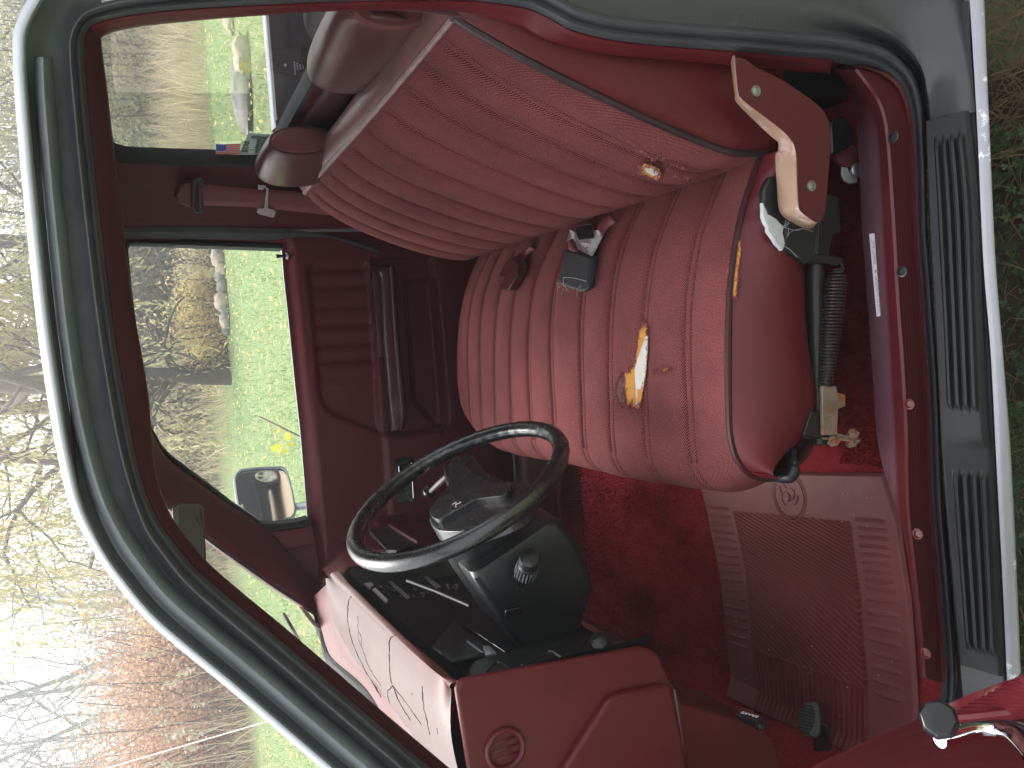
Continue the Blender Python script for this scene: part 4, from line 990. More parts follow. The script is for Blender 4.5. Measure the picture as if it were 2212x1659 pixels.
def mat_h(s, t):
    """s: 0 far edge .. 1 door edge; t: 0 rear .. 1 toe board"""
    h = .006*smooth(0, .012, s)*smooth(1, .988, s)*smooth(0, .01, t)
    inr = .185 < s < .80
    if inr and .17 < t < .70:
        h -= .0025*smooth(.185, .19, s)*smooth(.80, .795, s)*smooth(.17, .175, t)*smooth(.70, .695, t)
        # diagonal grooves that hook back at the door side
        sx = s if s < .775 else 1.55-s
        ph = (t*1.9*.62 - sx*1.0*.50)*2*math.pi/.0205
        h += .0019*math.sin(ph)
    elif inr and t >= .70:
        h += .0013*math.sin((s-.185)/.615*2*math.pi*24)*smooth(.70, .72, t)
    for (s0, s1, t0, t1, n) in ((.025, .165, .165, .70, 17), (.825, .955, .16, .70, 17)):
        if s0 < s < s1 and t0-.02 < t < t1+.02:
            k = (t-t0)/(t1-t0)*(n-1); f = abs(k-round(k))*(t1-t0)/(n-1)
            u = (s-s0)/(s1-s0); h += .0062*math.exp(-(f/.0036)**2)*math.sin(math.pi*u)**.5
    return h
M['mat_centre'] = plain('mat_centre_rubber', (.115, .019, .0225), .5, grain=700, gs=.15, var=.25, vscale=6, spec=.22)
def mk_mat(mirror, name, label):
    n, m = 250, 300; rows, uv = [], []
    for i in range(m+1):
        t = i/m; k = t*240; a = Lc[int(min(239, k))].lerp(Lc[min(240, int(k)+1)], k-int(k)); b = Rc[int(min(239, k))].lerp(Rc[min(240, int(k)+1)], k-int(k)); r = []
        for j in range(n+1):
            s = j/n; p = a.lerp(b, s); p = V((p.x, p.y, zm(p.x, p.y)+mat_h(s, t)+.0015*math.sin(5*s+9*t)))
            if mirror: p = V((p.x, 1.615-p.y, p.z))
            r.append(p)
        rows.append(r)
    o = MB().grid(rows).build(name, [M['mat'], M['mat_centre']], None, ang=180)
    for q in o.data.polygons:
        i, j = divmod(q.index, n); q.material_index = 1 if .187 < (j+.5)/n < .798 and (i+.5)/m > .172 else 0
    tag(o, label, 'floor mat', 'rubber floor mats')
    e = MB(); c = Pf(*c8(700, 205), base=zm) + V((0, 0, .0065)); T = (lambda p: V((p.x, 1.615-p.y, p.z))) if mirror else (lambda p: p)
    for r in (.048, .042): e.tube([T(c+V((r*math.cos(q), r*.92*math.sin(q), 0))) for q in [2*math.pi*k/48 for k in range(49)]], .0009, 6)
    for pts in ([(-.02, .012), (-.008, .02), (.004, .016), (.006, .004), (-.004, .0), (-.012, .006)], [(-.008, -.004), (-.002, -.012), (.01, -.014), (.016, -.006)], [(.004, .02), (.014, .024), (.02, .014), (.014, .006)], [(-.016, -.012), (-.006, -.022), (.006, -.024)], [(-.01, .0), (0, -.003), (.006, .004)]):
        e.tube(cr([T(c+V((a, b, 0))) for a, b in pts], 16), .0011, 6)
    e.build('moulded_emblem', M['mat'], o); return o
mat1 = mk_mat(False, 'floor_mat', 'dark red ribbed rubber mat under the steering wheel beside the sill')
mat2 = mk_mat(True, 'floor_mat', 'dark red rubber mat in the passenger footwell beyond the carpet hump')
gr = MB(); rnd = random.Random(5)
for _ in range(46):
    s, t = rnd.uniform(.05, .95), rnd.choice([rnd.uniform(.02, .2), rnd.uniform(.6, 1)]); a = mlerp(Lw, t).lerp(mlerp(Rw, t), s)
    gr.lathe(V((a.x, a.y, zm(a.x, a.y)+.007)), (rnd.gauss(0, 1), rnd.gauss(0, 1), 2), [(0, .0004), (.0006, .0014*rnd.uniform(.5, 1)), (.0016, .0003)], 5)
tag(gr.build('grit', M['gauze'], None, smooth=False), 'pale specks of grit scattered on the rubber mat', 'grit', kind='stuff')
# parking brake pedal and its release handle
pp0, pp1 = P(1752, 1555, Y=.30), None
pn = (CAM-pp0).normalized()*.75+V((.5, -.1, .6))*.5; pn.normalize(); PLB = (pp0, pn)
pc3 = lambda x, y: (1645.8+.25596*x, 1398.9+.25596*y)
po_ = [(318, 640), (322, 560), (345, 500), (390, 460), (430, 455), (475, 480), (492, 560), (490, 700), (470, 750), (430, 762), (370, 730), (330, 700)]
pp = [P(*pc3(*q), pl=PLB) for q in po_]; pp = cr(pp+[pp[0]], 48)[:-1]; pce = sum(pp, V())/len(pp)
ped = MB().grid([[p-pn*.012 for p in pp], [p-pn*.002 for p in pp], [pce.lerp(p, .95) for p in pp], [pce.lerp(p, .86)+pn*.001 for p in pp], [pce.lerp(p, .02)+pn*.001 for p in pp]], closed=True).build('parking_brake_pedal', plain('pedal_rubber', (.035, .038, .037), .6, grain=600, gs=.3), truck, ang=50)
rbm = MB(); e1 = (P(*pc3(450, 600), pl=PLB)-P(*pc3(345, 570), pl=PLB)).normalized(); e2 = pn.cross(e1).normalized()
for k in range(9):
    o = (k-4)/4.6; hw = .015*math.sqrt(max(.1, 1-o*o*.9)); c = pce+e2*(o*.026)-e1*.003
    rbm.tube([c-e1*hw+pn*.002, c+e1*hw*.8+pn*.002], .0018, 6)
rbm.build('pedal_ribs', plain('pedal_rib_rubber', (.012, .012, .012), .6), ped)
ar_ = [P(*pc3(q[0], q[1]), Y=yy) for q, yy in (((500, 640), .3), ((500, 760), .31), ((512, 870), .33), ((505, 1000), .36))]
MB().grid([[p+V((0, 0, 0))-e1*.013, p-e1*.013+pn*.006, p+pn*.002, p+e1*.013+pn*.006, p+e1*.015-pn*.006] for p in cr(ar_, 20)]).build('pedal_arm', M['blacksteel'], ped, ang=30, solid=.002)
cb = lambda x, y: (1371.5+.37996*x, 1426.4+.37996*y)
hp_ = [P(*cb(*q), X=-.60) for q in [(580, 305), (600, 288), (730, 322), (746, 345), (742, 362), (705, 370), (690, 362)]]
rh = MB().prism(hp_, (-.010, 0, 0)).build('brake_release_handle', M['blackgloss'], truck, bevel=.003)
a_, b_ = P(*cb(615, 300), X=-.598), P(*cb(692, 322), X=-.598)
tb = (b_-a_).normalized(); text('handle_lettering', 'BRAKE', a_.lerp(b_, .5)+V((.001, 0, 0)), -tb, P(*cb(640, 320), X=-.598)-P(*cb(640, 290), X=-.598), .0105, M['whiteprint'], rh, xs=.95)
MB().tube(cr([P(*cb(*q), X=-.62) for q in [(560, 300), (562, 275), (580, 268), (640, 285), (675, 296)]], 20), .002, 6).build('handle_loop', M['trim'], rh)
# ------------------------------------------------------------------ dashboard
A_ = P(995, 1473, Y=.2); B_ = P(738, 1237, Z=1.16); C_ = P(1391, 1404, Y=.2)
PD = (A_, (B_-A_).cross(C_-A_).normalized())
c2 = lambda x, y: (658.3+.19836*x, 1152.1+.19836*y)
rim = [P(*c2(*q), pl=PD) for q in [(395, 425), (430, 470), (500, 560), (650, 700), (800, 850), (950, 990), (1100, 1130), (1300, 1300), (1500, 1470), (1620, 1585)]]+[A_]
grv = [P(*c2(*q), Z=1.167) for q in [(285, 465), (330, 525), (400, 600), (520, 725), (680, 880), (810, 1005), (940, 1130), (1130, 1290), (1320, 1445), (1470, 1560)]]+[P(975, 1490, Z=1.158)]
bk_ = [P(711, 1255, Z=1.16), P(709, 1281, Z=1.16), P(718, 1330, Z=1.16), P(730, 1362, Z=1.16), P(745, 1390, Z=1.16), P(769, 1430, Z=1.16), P(787, 1450, Z=1.16), V((-.612, .62, 1.158)), V((-.612, .45, 1.156)), V((-.612, .3, 1.154)), V((-.61, .2, 1.15))]
n = 70; rows = []
R1, G1, B1 = cr(rim, n), cr(grv, n), cr(bk_, n)
for j in range(n):
    r, g, b = R1[j], G1[j], B1[j]; rows.append(cr([r+V((-.03, 0, 0)), r, r.lerp(g, .5)+V((.004, 0, .007)), g+V((.003, 0, .002)), g, g+V((-.004, 0, .0005)), g.lerp(b, .35)+V((0, 0, .010)), g.lerp(b, .7)+V((0, 0, .008)), b, b+V((-.006, .004, -.02)), b+V((-.006, .006, -.07))], 41))
dash = thing('dashboard', 'x', 'x', (0, 0, 0)); del dash['label'], dash['category']; dash.parent = truck; dash.matrix_parent_inverse = parent_inv(truck)
pad = MB().grid(rows).build('dash_pad', M['dashpad'], dash, ang=70)
# cracks in the sun-dried pad
def on_pad(x, y, l=.0008):
    p = P(x, y, Z=1.165)
    return min((q for r in rows for q in r[18:]), key=lambda q: (q-p).length_squared)*0 + P(x, y, Z=1.1715)
c24 = lambda x, y: (768.1+.3224*x, 1261.8+.3224*y)
ck = MB()
import bisect
from mathutils.bvhtree import BVHTree
pv = [V(v) for v in pad.data.vertices and [v.co for v in pad.data.vertices]]; bvh = BVHTree.FromPolygons(pv, [list(f.vertices) for f in pad.data.polygons])
def hit(x, y, tree=bvh):
    d = (F - (x-CX)/FPX*UU + ((1659-y)-829.5)/FPX*RR).normalized(); h = tree.ray_cast(CAM, d); return h[0] if h[0] is not None else P(x, y, Z=1.165)
for pts, r in (([c2(*q) for q in [(510, 685), (480, 720), (470, 800), (466, 930), (487, 1050), (520, 1190), (590, 1350), (680, 1530), (760, 1659), (830, 1780)]], .0013), ([c2(*q) for q in [(990, 1105), (945, 1128), (925, 1165), (920, 1300), (922, 1400), (930, 1520), (950, 1640)]], .0012),
               ([c24(*q) for q in [(250, 680), (285, 770), (330, 850), (368, 912)]], .0013), ([c24(*q) for q in [(250, 680), (216, 712), (215, 745), (228, 795)]], .0011), ([c24(*q) for q in [(256, 686), (300, 745), (352, 812), (400, 880), (442, 945)]], .0009), ([c24(*q) for q in [(446, 685), (452, 760), (458, 830), (480, 920), (498, 1005)]], .0011),
               ([c2(*q) for q in [(578, 900), (580, 1000), (585, 1070), (610, 1110), (620, 1160), (615, 1220), (640, 1300), (690, 1430), (740, 1530), (830, 1659)]], .0007), ([c2(*q) for q in [(585, 1075), (580, 1130), (600, 1200), (618, 1222)]], .0007), ([c24(*q) for q in [(375, 725), (380, 742)]], .0007), ([c24(*q) for q in [(545, 965), (552, 1000)]], .0007)):
    q = []
    for a, b in zip(pts, pts[1:]):
        for k in range(4): t = k/4; q.append(hit(a[0]+(b[0]-a[0])*t+random.uniform(-.8, .8), a[1]+(b[1]-a[1])*t))
    q.append(hit(*pts[-1])); ck.tube(q, [r*random.uniform(.5, 1.25) for _ in q], 5)
ck.build('dash_cracks', plain('crack', (.03, .012, .012), .9, gs=0), pad)
# red base between pad and windscreen, then the passenger side of the dash
bl_ = cr([p+V((.006, 0, -.010)) for p in btm], 60)
bb_ = cr(bk_, 60)
MB().grid([cr([a, a.lerp(b, .12)+V((.0, 0, .006)), a.lerp(b, .5)+V((0, 0, .0)), a.lerp(b, .9)+V((0, 0, -.004)), b+V((-.004, .002, -.012))], 17) for a, b in zip(bl_, bb_)]).build('dash_top', plain('dash_top_vinyl', (.14, .047, .05), .34, grain=600, gs=.15, var=.12), dash, ang=70)
far = [P(706, 1240, Y=1.12), P(700, 1226, Y=1.25), P(694, 1222, Y=1.46)]
frt = [P(742, 1236, Y=1.0), P(800, 1205, Y=1.12), P(830, 1165, Y=1.25), P(842, 1130, Y=1.47)]
ft = [[P(712, 1250, Z=1.15), P(735, 1240, Z=1.14), P(742, 1238, X=-.46)], [P(698, 1232, Y=1.25), P(760, 1200, Y=1.25), P(840, 1190, Y=1.2)], [P(690, 1236, Y=1.48), P(735, 1175, Y=1.48), P(800, 1128, Y=1.48)], ]
MB().grid(bil(ft, 24, 24)).build('passenger_dash', M['door_red'], dash, ang=80)
fc_ = [P(742, 1238, X=-.455), P(840, 1190, Y=1.2), P(800, 1128, Y=1.48)]
MB().grid([[p, p+V((.012, 0, -.012)), p+V((.01, 0, -.1)), p+V((-.04, 0, -.22)), p+V((-.12, 0, -.3))] for p in cr(fc_, 20)]).build('glove_box', M['door_red'], dash, ang=70)
c7b = lambda x, y: (658.3+.3306*x, 877.8+.3306*y)
tr = [P(*c7b(*q), X=-.44) for q in [(420, 805), (450, 790), (555, 782), (740, 892), (700, 915), (600, 940), (540, 935)]]
MB().prism(tr, (-.03, 0, 0)).build('dash_tray', M['black'], dash, smooth=False)
MB().tube(cr([P(*c7b(*q), X=-.436) for q in [(556, 776), (640, 830), (745, 893)]], 14), .005, 8).build('tray_edge', M['trim'], dash)
MB().prism([P(*c7b(*q), X=-.438) for q in [(390, 850), (420, 830), (530, 935), (400, 938), (385, 900)]], (-.006, 0, 0)).build('tray_lid', M['mauve'], dash, bevel=.002)
# driver's end of the dash, its stepped lower part, the demister vent
e0 = [P(x, y, Y=.198) for x, y in [(984, 1488), (998, 1467), (1198, 1431), (1388, 1397), (1412, 1406), (1428, 1420), (1442, 1460), (1456, 1484), (1485, 1654), (1500, 1780), (1300, 1920), (1100, 1800), (1010, 1660)]]
MB().prism(e0, (0, .011, 0)).build('dash_end', M['vinyl'], dash, bevel=.0052, seg=4, ang=30)
e1_ = [P(x, y, Y=.186) for x, y in [(1316, 1510), (1345, 1500), (1400, 1488), (1440, 1480), (1452, 1488), (1470, 1570), (1485, 1654), (1500, 1780), (1300, 1920), (1180, 1760), (1218, 1662)]]
MB().prism(e1_, (0, .02, 0)).build('dash_end_step', M['vinyl'], dash, bevel=.009, seg=4, ang=30)
vc = P(1091, 1618, Y=.196); vr = .0215
vt = MB().lathe(vc, (0, -1, 0), [(-.004, .031), (.003, .0305), (.0055, .028), (.0055, .0255), (.002, .0225), (-.012, .022)], 40).build('demister_vent', M['trim'], dash, ang=60)
MB().lathe(vc, (0, -1, 0), [(-.014, .022), (-.014, 0)], 30).build('vent_cavity', M['black'], vt)
sl = MB(); sdv = (P(1125, 1600, Y=.196)-P(1058, 1625, Y=.196)).normalized(); sup = V((0, 1, 0)).cross(sdv)
for k in (-1, 0, 1):
    hw = math.sqrt(vr*vr-(k*.0115)**2); c = vc+sup*(k*.0115)+V((0, .002, 0)); sl.grid([[c-sdv*hw+V((0, -.004, 0)), c-sdv*hw+V((0, .008, 0))-sup*.004], [c+sdv*hw+V((0, -.004, 0)), c+sdv*hw+V((0, .008, 0))-sup*.004]])
sl.build('vent_louvre', M['trim'], vt, solid=.0015)
# instrument recess and black switch panel
pnm = PD[1] if PD[1].x > 0 else -PD[1]
def pq(x, y, d=0): return P(x, y, pl=(A_-pnm*d, pnm))
u_, v_ = (B_-A_).normalized(), V((0, 0, -1))
cl0 = A_-pnm*.045+V((0, .01, 0))
wd_, ht_ = (B_-A_).length, .31
MB().grid([[A_+u_*(.0*wd_)-pnm*.0+v_*q*ht_+u_*.004, cl0+v_*q*ht_+u_*.03, cl0+u_*(wd_*.97)+v_*q*ht_, A_+u_*wd_+v_*q*ht_] for q in (0, .2, .5, 1)]).build('instrument_recess', M['black'], dash, smooth=False)
MB().grid([[A_+v_*.012, A_+v_*.012+u_*wd_], [cl0+v_*.02, cl0+v_*.02+u_*wd_]]).build('hood_underside', M['black'], dash, smooth=False)
cm = lambda x, y: (1042.4+.17361*x, 1261.8+.17361*y)
sp_ = [pq(*cm(*q), d=.010) for q in [(1950, 822), (1900, 760), (1590, 590), (1540, 572), (1490, 575), (1200, 640), (840, 725), (400, 820), (0, 912), (-80, 935), (-150, 1010), (-160, 1120), (-130, 1190), (0, 1210), (420, 1122), (1300, 960)]]
swp = MB().prism(sp_, -pnm*.03).build('switch_panel', plain('switch_panel_black', (.012, .013, .014), .3, grain=1200, gs=.1), dash, bevel=.003)
def well(pts, name):
    q = [pq(*cm(*p), d=.0085) for p in pts]; c = sum(q, V())/len(q)
    w = MB().grid([cl(q), cl([c.lerp(p, .93)+pnm*.0015 for p in q]), cl([c.lerp(p, .86)-pnm*.004 for p in q])]); w.face([c.lerp(p, .87)-pnm*.003 for p in q])
    return w.build(name, plain('well_black', (.022, .024, .025), .3, gs=.05), swp, ang=30)
well([(120, 1010), (180, 962), (220, 965), (420, 1105), (130, 1175), (30, 1110)], 'switch_well'); well([(470, 1000), (820, 825), (870, 825), (1110, 985), (720, 1062), (560, 1085)], 'switch_well')
sw = MB()
for q in ([(0, 1090), (60, 1100), (100, 1170), (20, 1185)], [(560, 1060), (720, 1030), (740, 1055), (600, 1085)], [(890, 985), (930, 1005), (910, 1015), (880, 1000)]):
    sw.prism([pq(*cm(*p), d=.006) for p in q], -pnm*.004)
sw.build('rocker_switch', plain('switch_grey', (.05, .052, .055), .35, gs=.1), swp, bevel=.001)
kc = pq(*cm(1450, 860), d=.009); kt = pq(*cm(1440, 690), d=-.001)
kx = pnm*.8+V((0, -.0, .55)); kx.normalize()
k1 = P(*cm(1442, 700), pl=(kc+pnm*.03, pnm))
kd = (k1-kc).normalized()
MB().lathe(kc, kd, [(0, .0065), (.6*(k1-kc).length, .0065), (.65*(k1-kc).length, .0105), (.8*(k1-kc).length, .0135), (.93*(k1-kc).length, .0135), (.98*(k1-kc).length, .0125), ((k1-kc).length, .0105), ((k1-kc).length*1.03, .006), ((k1-kc).length*1.03, 0)], 28).build('headlight_knob', M['blackgloss'], swp, ang=40)
lp_ = pq(*cm(1285, 928), d=.0092); lm = MB()
lm.tube([lp_+(u_*math.cos(t)+v_*math.sin(t))*.0022 for t in [2*math.pi*k/10 for k in range(11)]], .0003, 4)
for k in range(8):
    t = 2*math.pi*k/8; dd = u_*math.cos(t)+v_*math.sin(t); lm.tube([lp_+dd*.0032, lp_+dd*.0046], .0003, 4)
lm.build('lamp_symbol', M['whiteprint'], swp)
# gauge lens, white reflection strips and small marks in the cluster
c2q = lambda *q: [pq(*c2(*p), d=.030) for p in q]
MB().prism(c2q((600, 460), (630, 455), (752, 575), (706, 616), (640, 560)), pnm*.004).build('reflection_strip', M['white'], dash, smooth=False)  # bright reflection on the strips put in as white colour
MB().prism(c2q((735, 628), (770, 610), (908, 745), (882, 772)), pnm*.004).build('reflection_strip', M['white'], dash, smooth=False)
gs_ = plain('brushed_strip', (.42, .41, .42), .35, .6, gs=0)
MB().prism(c2q((870, 500), (925, 512), (1150, 708), (1112, 722)), pnm*.003).build('cluster_strip', gs_, dash, smooth=False)
MB().prism(c2q((1160, 362), (1200, 382), (1482, 588), (1435, 602)), pnm*.003).build('cluster_strip', gs_, dash, smooth=False)
MB().prism(c2q((1138, 460), (1215, 450), (1235, 472), (1170, 490)), pnm*.003).build('red_marker', plain('salmon', (.7, .22, .2), .5, gs=0), dash, smooth=False)
mk = MB(); rnd = random.Random(11)
for _ in range(34):
    x, y = rnd.choice([(rnd.uniform(1170, 1420), rnd.uniform(575, 690)), (rnd.uniform(820, 1060), rnd.uniform(560, 720)), (rnd.uniform(1540, 1660), rnd.uniform(545, 610))])
    s = rnd.uniform(8, 26); mk.prism(c2q((x, y), (x+s, y+s*.7), (x+s-5, y+s*.7+5), (x-5, y+5)), pnm*.001)
mk.build('dial_marks', plain('dial_grey', (.3, .3, .3), .4, gs=0), dash, smooth=False)
MB().prism([pq(*c24(*q), d=.03) for q in [(515, 450), (655, 270), (860, 415), (935, 470), (640, 535)]], pnm*.006).build('gauge_lens', plain('smoked_lens', (.03, .034, .036), .12, gs=0), dash, bevel=.002)
MB().prism([pq(*c24(*q), d=.024) for q in [(855, 425), (895, 425), (945, 472), (872, 490)]], pnm*.003).build('lens_glint', plain('painted_glint', (.5, .5, .52), .3, .7, gs=0), dash, smooth=False)  # glint of light on the lens, added as a pale piece
MB().tube([pq(*c24(*q), d=.012) for q in [(745, 285), (870, 370), (1000, 458)]], .0016, 6).build('cluster_trim', M['chrome'], dash)
# knee panel, column foot, side kick panel
MB().prism([P(*cm(*q), X=-.50) for q in [(1030, 285), (1110, 320), (1240, 470), (1345, 590), (850, 720), (600, 760), (700, 500)]], (-.03, 0, 0)).build('column_boot', M['vinyl'], dash, bevel=.008, seg=3)
MB().grid([[V((-.47, y, .855)), V((-.50, y, .80)), V((-.60, y, .74)), V((-.8, y, .74))] for y in (.3, .6, 1.0)]).build('knee_panel', M['door_red'], dash)
MB().prism([P(*cb(*q), Y=.235) for q in [(232, 165), (262, 248), (450, 302), (712, 378), (782, 450), (822, 612), (840, 760), (300, 800), (296, 600)]], (0, .06, 0)).build('kick_panel', M['vinyl'], dash, bevel=.008, seg=3)
MB().prism([P(*cb(*q), Y=.30) for q in [(222, 158), (340, 180), (560, 268), (620, 330), (712, 378), (450, 310), (250, 240)]], (0, .06, 0)).build('kick_panel_edge', M['door_red'], dash, smooth=False)
# ------------------------------------------------------------------ steering wheel and column
Cw = V((-.2235, .442, 1.05)); th_, ph_ = math.radians(25.4), math.radians(-6.7)
wn = V((math.cos(th_)*math.cos(ph_), math.cos(th_)*math.sin(ph_), math.sin(th_)))
wr_ = wn.cross(V((0, 0, 1))).normalized(); wr_ = -wr_ if wr_.y < 0 else wr_; wu = wr_.cross(wn); wu = wu if wu.z > 0 else -wu
sw_ = thing('steering_wheel', 'x', 'x', (0, 0, 0)); del sw_['label'], sw_['category']; sw_.parent = truck; sw_.matrix_parent_inverse = parent_inv(truck)
rows = []
for i in range(180):
    t = 2*math.pi*i/180; d = wr_*math.cos(t)+wu*math.sin(t); c = Cw+d*.1865; r = []
    for k in range(16):
        q = 2*math.pi*k/16; ro = .0140+.0007*math.cos(q*1)+(.0005*math.sin(i*math.pi/180*2*44) if math.cos(q) < -.6 else 0)
        r.append(c+d*ro*math.cos(q)+wn*ro*1.02*math.sin(q))
    rows.append(r)
MB().grid(rows+[rows[0]], closed=True).build('rim', M['wheelblack'], sw_)
PH = (Cw+wn*.004, wn)
c4 = lambda x, y: (822.9+.17361*x, 960+.17361*y)
hubl = [(770, 330), (870, 265), (960, 200), (1060, 120), (1130, 110), (1190, 210), (1280, 320), (1400, 400), (1560, 455), (1790, 450), (1900, 560), (1780, 760), (1560, 900), (1300, 1000), (1000, 1080), (730, 1075), (630, 1010), (585, 930), (640, 840), (740, 700), (840, 570), (790, 440)]
hp2 = [P(*c4(*q), pl=PH) for q in hubl]; hp2 = rc(hp2, 4, .4)
hc = sum((P(*c4(*q), pl=PH) for q in [(850, 760)]), V())
hub = MB().prism([p-wn*.03 for p in hp2], wn*.03).build('hub_pad', M['wheelblack'], sw_, bevel=.007, seg=4, ang=30)
inner = [P(*c4(*q), pl=(Cw+wn*.004, wn)) for q in [(790, 340), (960, 210), (985, 190), (1060, 300), (1180, 410), (1330, 500), (1500, 545), (1680, 535), (1600, 700), (1400, 720), (1200, 745), (1060, 830), (760, 1000), (690, 980), (620, 900), (700, 780), (850, 590), (880, 560), (840, 450)]]
inn = rc(inner, 4, .4); ic = sum(inn, V())/len(inn)
MB().prism([p-wn*.014 for p in inn], wn*.024).build('horn_pad', M['wheelblack'], hub, bevel=.012, seg=5, ang=30)
sp2 = MB()
for a0, a1 in ((math.radians(188), .02),):
    d = wr_*math.cos(a0)+wu*math.sin(a0); e = wn.cross(d)
    sp2.grid([[Cw+d*q+e*w*s+wn*h for s, h in ((-1, -.02), (-1, -.008), (-.6, .0), (.6, .0), (1, -.008), (1, -.02))] for q, w in ((.05, .05), (.09, .036), (.13, .028), (.17, .030), (.182, .034))])
sp2.build('spokes', M['wheelblack'], hub, ang=60)
em = MB(); PE = (Cw+wn*.0155, wn)
for pts in ([(862, 808), (890, 750), (968, 706), (1000, 724), (940, 792), (862, 808)], [(890, 750), (925, 752), (940, 792)], [(925, 752), (1000, 724)], [(862, 808), (925, 752), (968, 706)]):
    em.tube([P(*c4(*q), pl=PE) for q in pts], .0007, 5)
em.build('wheel_emblem', M['chrome'], hub)
MB().prism([P(*c4(*q), pl=PE) for q in [(985, 672), (1028, 692), (1018, 708), (978, 690)]], wn*.001).build('emblem_tab', M['chrome'], hub, smooth=False)
def colf(d, y, z): return Cw-wn*d+wr_*y+wu*z
col = MB().lathe(Cw-wn*.03, -wn, [(0, .045), (.005, .058), (.02, .06), (.085, .063), (.09, .06), (.15, .06)], 36).build('steering_column', M['black'], truck, ang=50)
def sect(d, hw, zt_, zb_, r=.02):
    o = []
    for sx_, sz_, a0 in ((1, 1, 0), (-1, 1, 90), (-1, -1, 180), (1, -1, 270)):
        for k in range(6):
            a = math.radians(a0+18*k); o.append(colf(d, sx_*(hw-r)+r*math.cos(a), ((zt_-r) if sz_ > 0 else (zb_+r))+r*math.sin(a)))
    return o
ss_ = [sect(.098, .07, .05, -.07), sect(.10, .088, .058, -.10), sect(.108, .092, .06, -.112, .016), sect(.17, .094, .056, -.122, .016), sect(.25, .090, .05, -.115, .02), sect(.29, .075, .04, -.09, .025), sect(.34, .06, .03, -.06, .025)]
mb = MB().grid(ss_, closed=True); mb.face(ss_[0]); mb.build('column_shroud', M['black'], col, bevel=.0, ang=32)
MB().box(colf(.19, -.096, .03), (.012, .01, .03)).build('column_button', M['blackgloss'], col, bevel=.002)
cl7 = lambda x, y: (658.3+.3306*x, 877.8+.3306*y)
kb = P(*cl7(1475, 985), Y=.295); k0 = P(*cl7(1430, 1130), Y=.352)
kd = (kb-k0).normalized(); L_ = (kb-k0).length
stk = MB().tube([k0-kd*.04, k0+kd*L_*.3], .008, 12).build('turn_signal_stalk', M['black'], col)
kn = MB().lathe(k0, kd, [(L_*.25, .009), (L_*.3, .0175), (L_*.66, .0165), (L_*.7, .0145), (L_*.78, .0145), (L_*.8, .0165), (L_*.97, .016), (L_, .0135), (L_*1.01, .012), (L_*1.005, 0)], 36).build('stalk_knob', M['black'], stk, ang=30)
rm = MB(); q1 = kd.orthogonal().normalized(); q2 = kd.cross(q1)
for k in range(20):
    t = 2*math.pi*k/20; d = q1*math.cos(t)+q2*math.sin(t); rm.tube([k0+kd*L_*.31+d*.0178, k0+kd*L_*.65+d*.0168], .0011, 5)
rm.build('knob_flutes', plain('knob_grey', (.1, .105, .11), .3, gs=0), stk)
tp_ = [P(*cl7(*q), Y=.345) for q in [(1365, 1105), (1385, 1100), (1410, 1160), (1395, 1175)]]
MB().prism(tp_, (0, .01, 0)).build('hazard_tab', M['blackgloss'], col, bevel=.002)
MB().tube(cr([P(*cl7(*q), Y=.345) for q in [(1405, 1190), (1440, 1185), (1480, 1150), (1485, 1125)]], 12), .003, 6).build('shroud_edge', M['black'], col)
gk = P(*c4(603, 597), Y=.72); g1 = P(*c4(760, 450), Y=.60)
gl_ = MB().tube(cr([g1+(g1-gk)*.6, g1, gk.lerp(g1, .3), gk], 16), [.0052]*8+[.0045]*8, 8).build('shift_lever', plain('dull_lever', (.2, .16, .16), .4, .7, gs=0), col)
gd_ = V((.5, -.8, .3)).normalized()
MB().lathe(gk-gd_*.012, gd_, [(0, .004), (.003, .009), (.01, .0125), (.02, .0125), (.025, .010), (.0255, .004), (.0235, .0035), (.0235, 0)], 24).build('lever_knob', M['blackgloss'], gl_)
MB().tube([pq(*cl7(*q), d=-.03) for q in [(670, 1140), (860, 1210), (1080, 1305)]], .0035, 8).build('tilt_lever', M['black'], col)
# ------------------------------------------------------------------ driver's door, standing open
dn = V((.906, .42, 0)).normalized(); dd_ = V((.42, -.906, 0)).normalized(); d0 = P(1985, 1548, Y=-.1); PO = (d0, dn)
dr = thing('driver_door', 'x', 'x', (0, 0, 0)); del dr['label'], dr['category']; dr.parent = truck; dr.matrix_parent_inverse = parent_inv(truck)
edge = [(1690, 1720), (1745, 1659), (1820, 1622), (1900, 1584), (1960, 1561), (1985, 1548), (2010, 1536), (2060, 1512), (2110, 1491), (2165, 1475), (2215, 1466), (2300, 1455)]
ee = []
for k, (x, y) in enumerate(edge):
    ee.append(P(x, y, pl=(d0+dn*lin([0, 5, 8, 11], [0, 0, .03, .045], k), dn)))
ec = cr(ee, 60); rows = []
for j, p in enumerate(ec):
    v = smooth(30, 36, j)
    r = [p-dn*.05, p-dn*.008, p+dd_*.006, p+dd_*.03+dn*.004]
    r += [p+dd_*q+dn*(.004+.01*math.sin(q*6)) for q in (.07, .12, .2, .35, .6)]
    rows.append(r)
MB().grid(rows).build('door_trim_panel', M['vinyl'], dr, ang=70)
pk = MB(); cpk = lambda x, y: (1645.8+.25596*x, 1398.9+.25596*y)
for k in range(11):
    a = (1640+ (0 if k else 0)+ (k*58 if k < 10 else 560), 555-k*31); b = (2230, 560-k*30 if k < 9 else 290-(k-8)*12)
    h_ = lin([0, 10], [.012, .05], k)
    pa, pb = P(*cpk(*a), pl=(d0+dn*h_, dn)), P(*cpk(*b), pl=(d0+dn*(h_+.01), dn)); pk.tube([pa, pa.lerp(pb, .5), pb, pb+(pb-pa)], .0032, 8)
pk.build('pocket_ribs', M['trim'], dr)
lb = [P(*cpk(*q), pl=(d0+dn*.02, dn)) for q in [(1640, 608), (1850, 590), (2210, 552), (2500, 530)]]
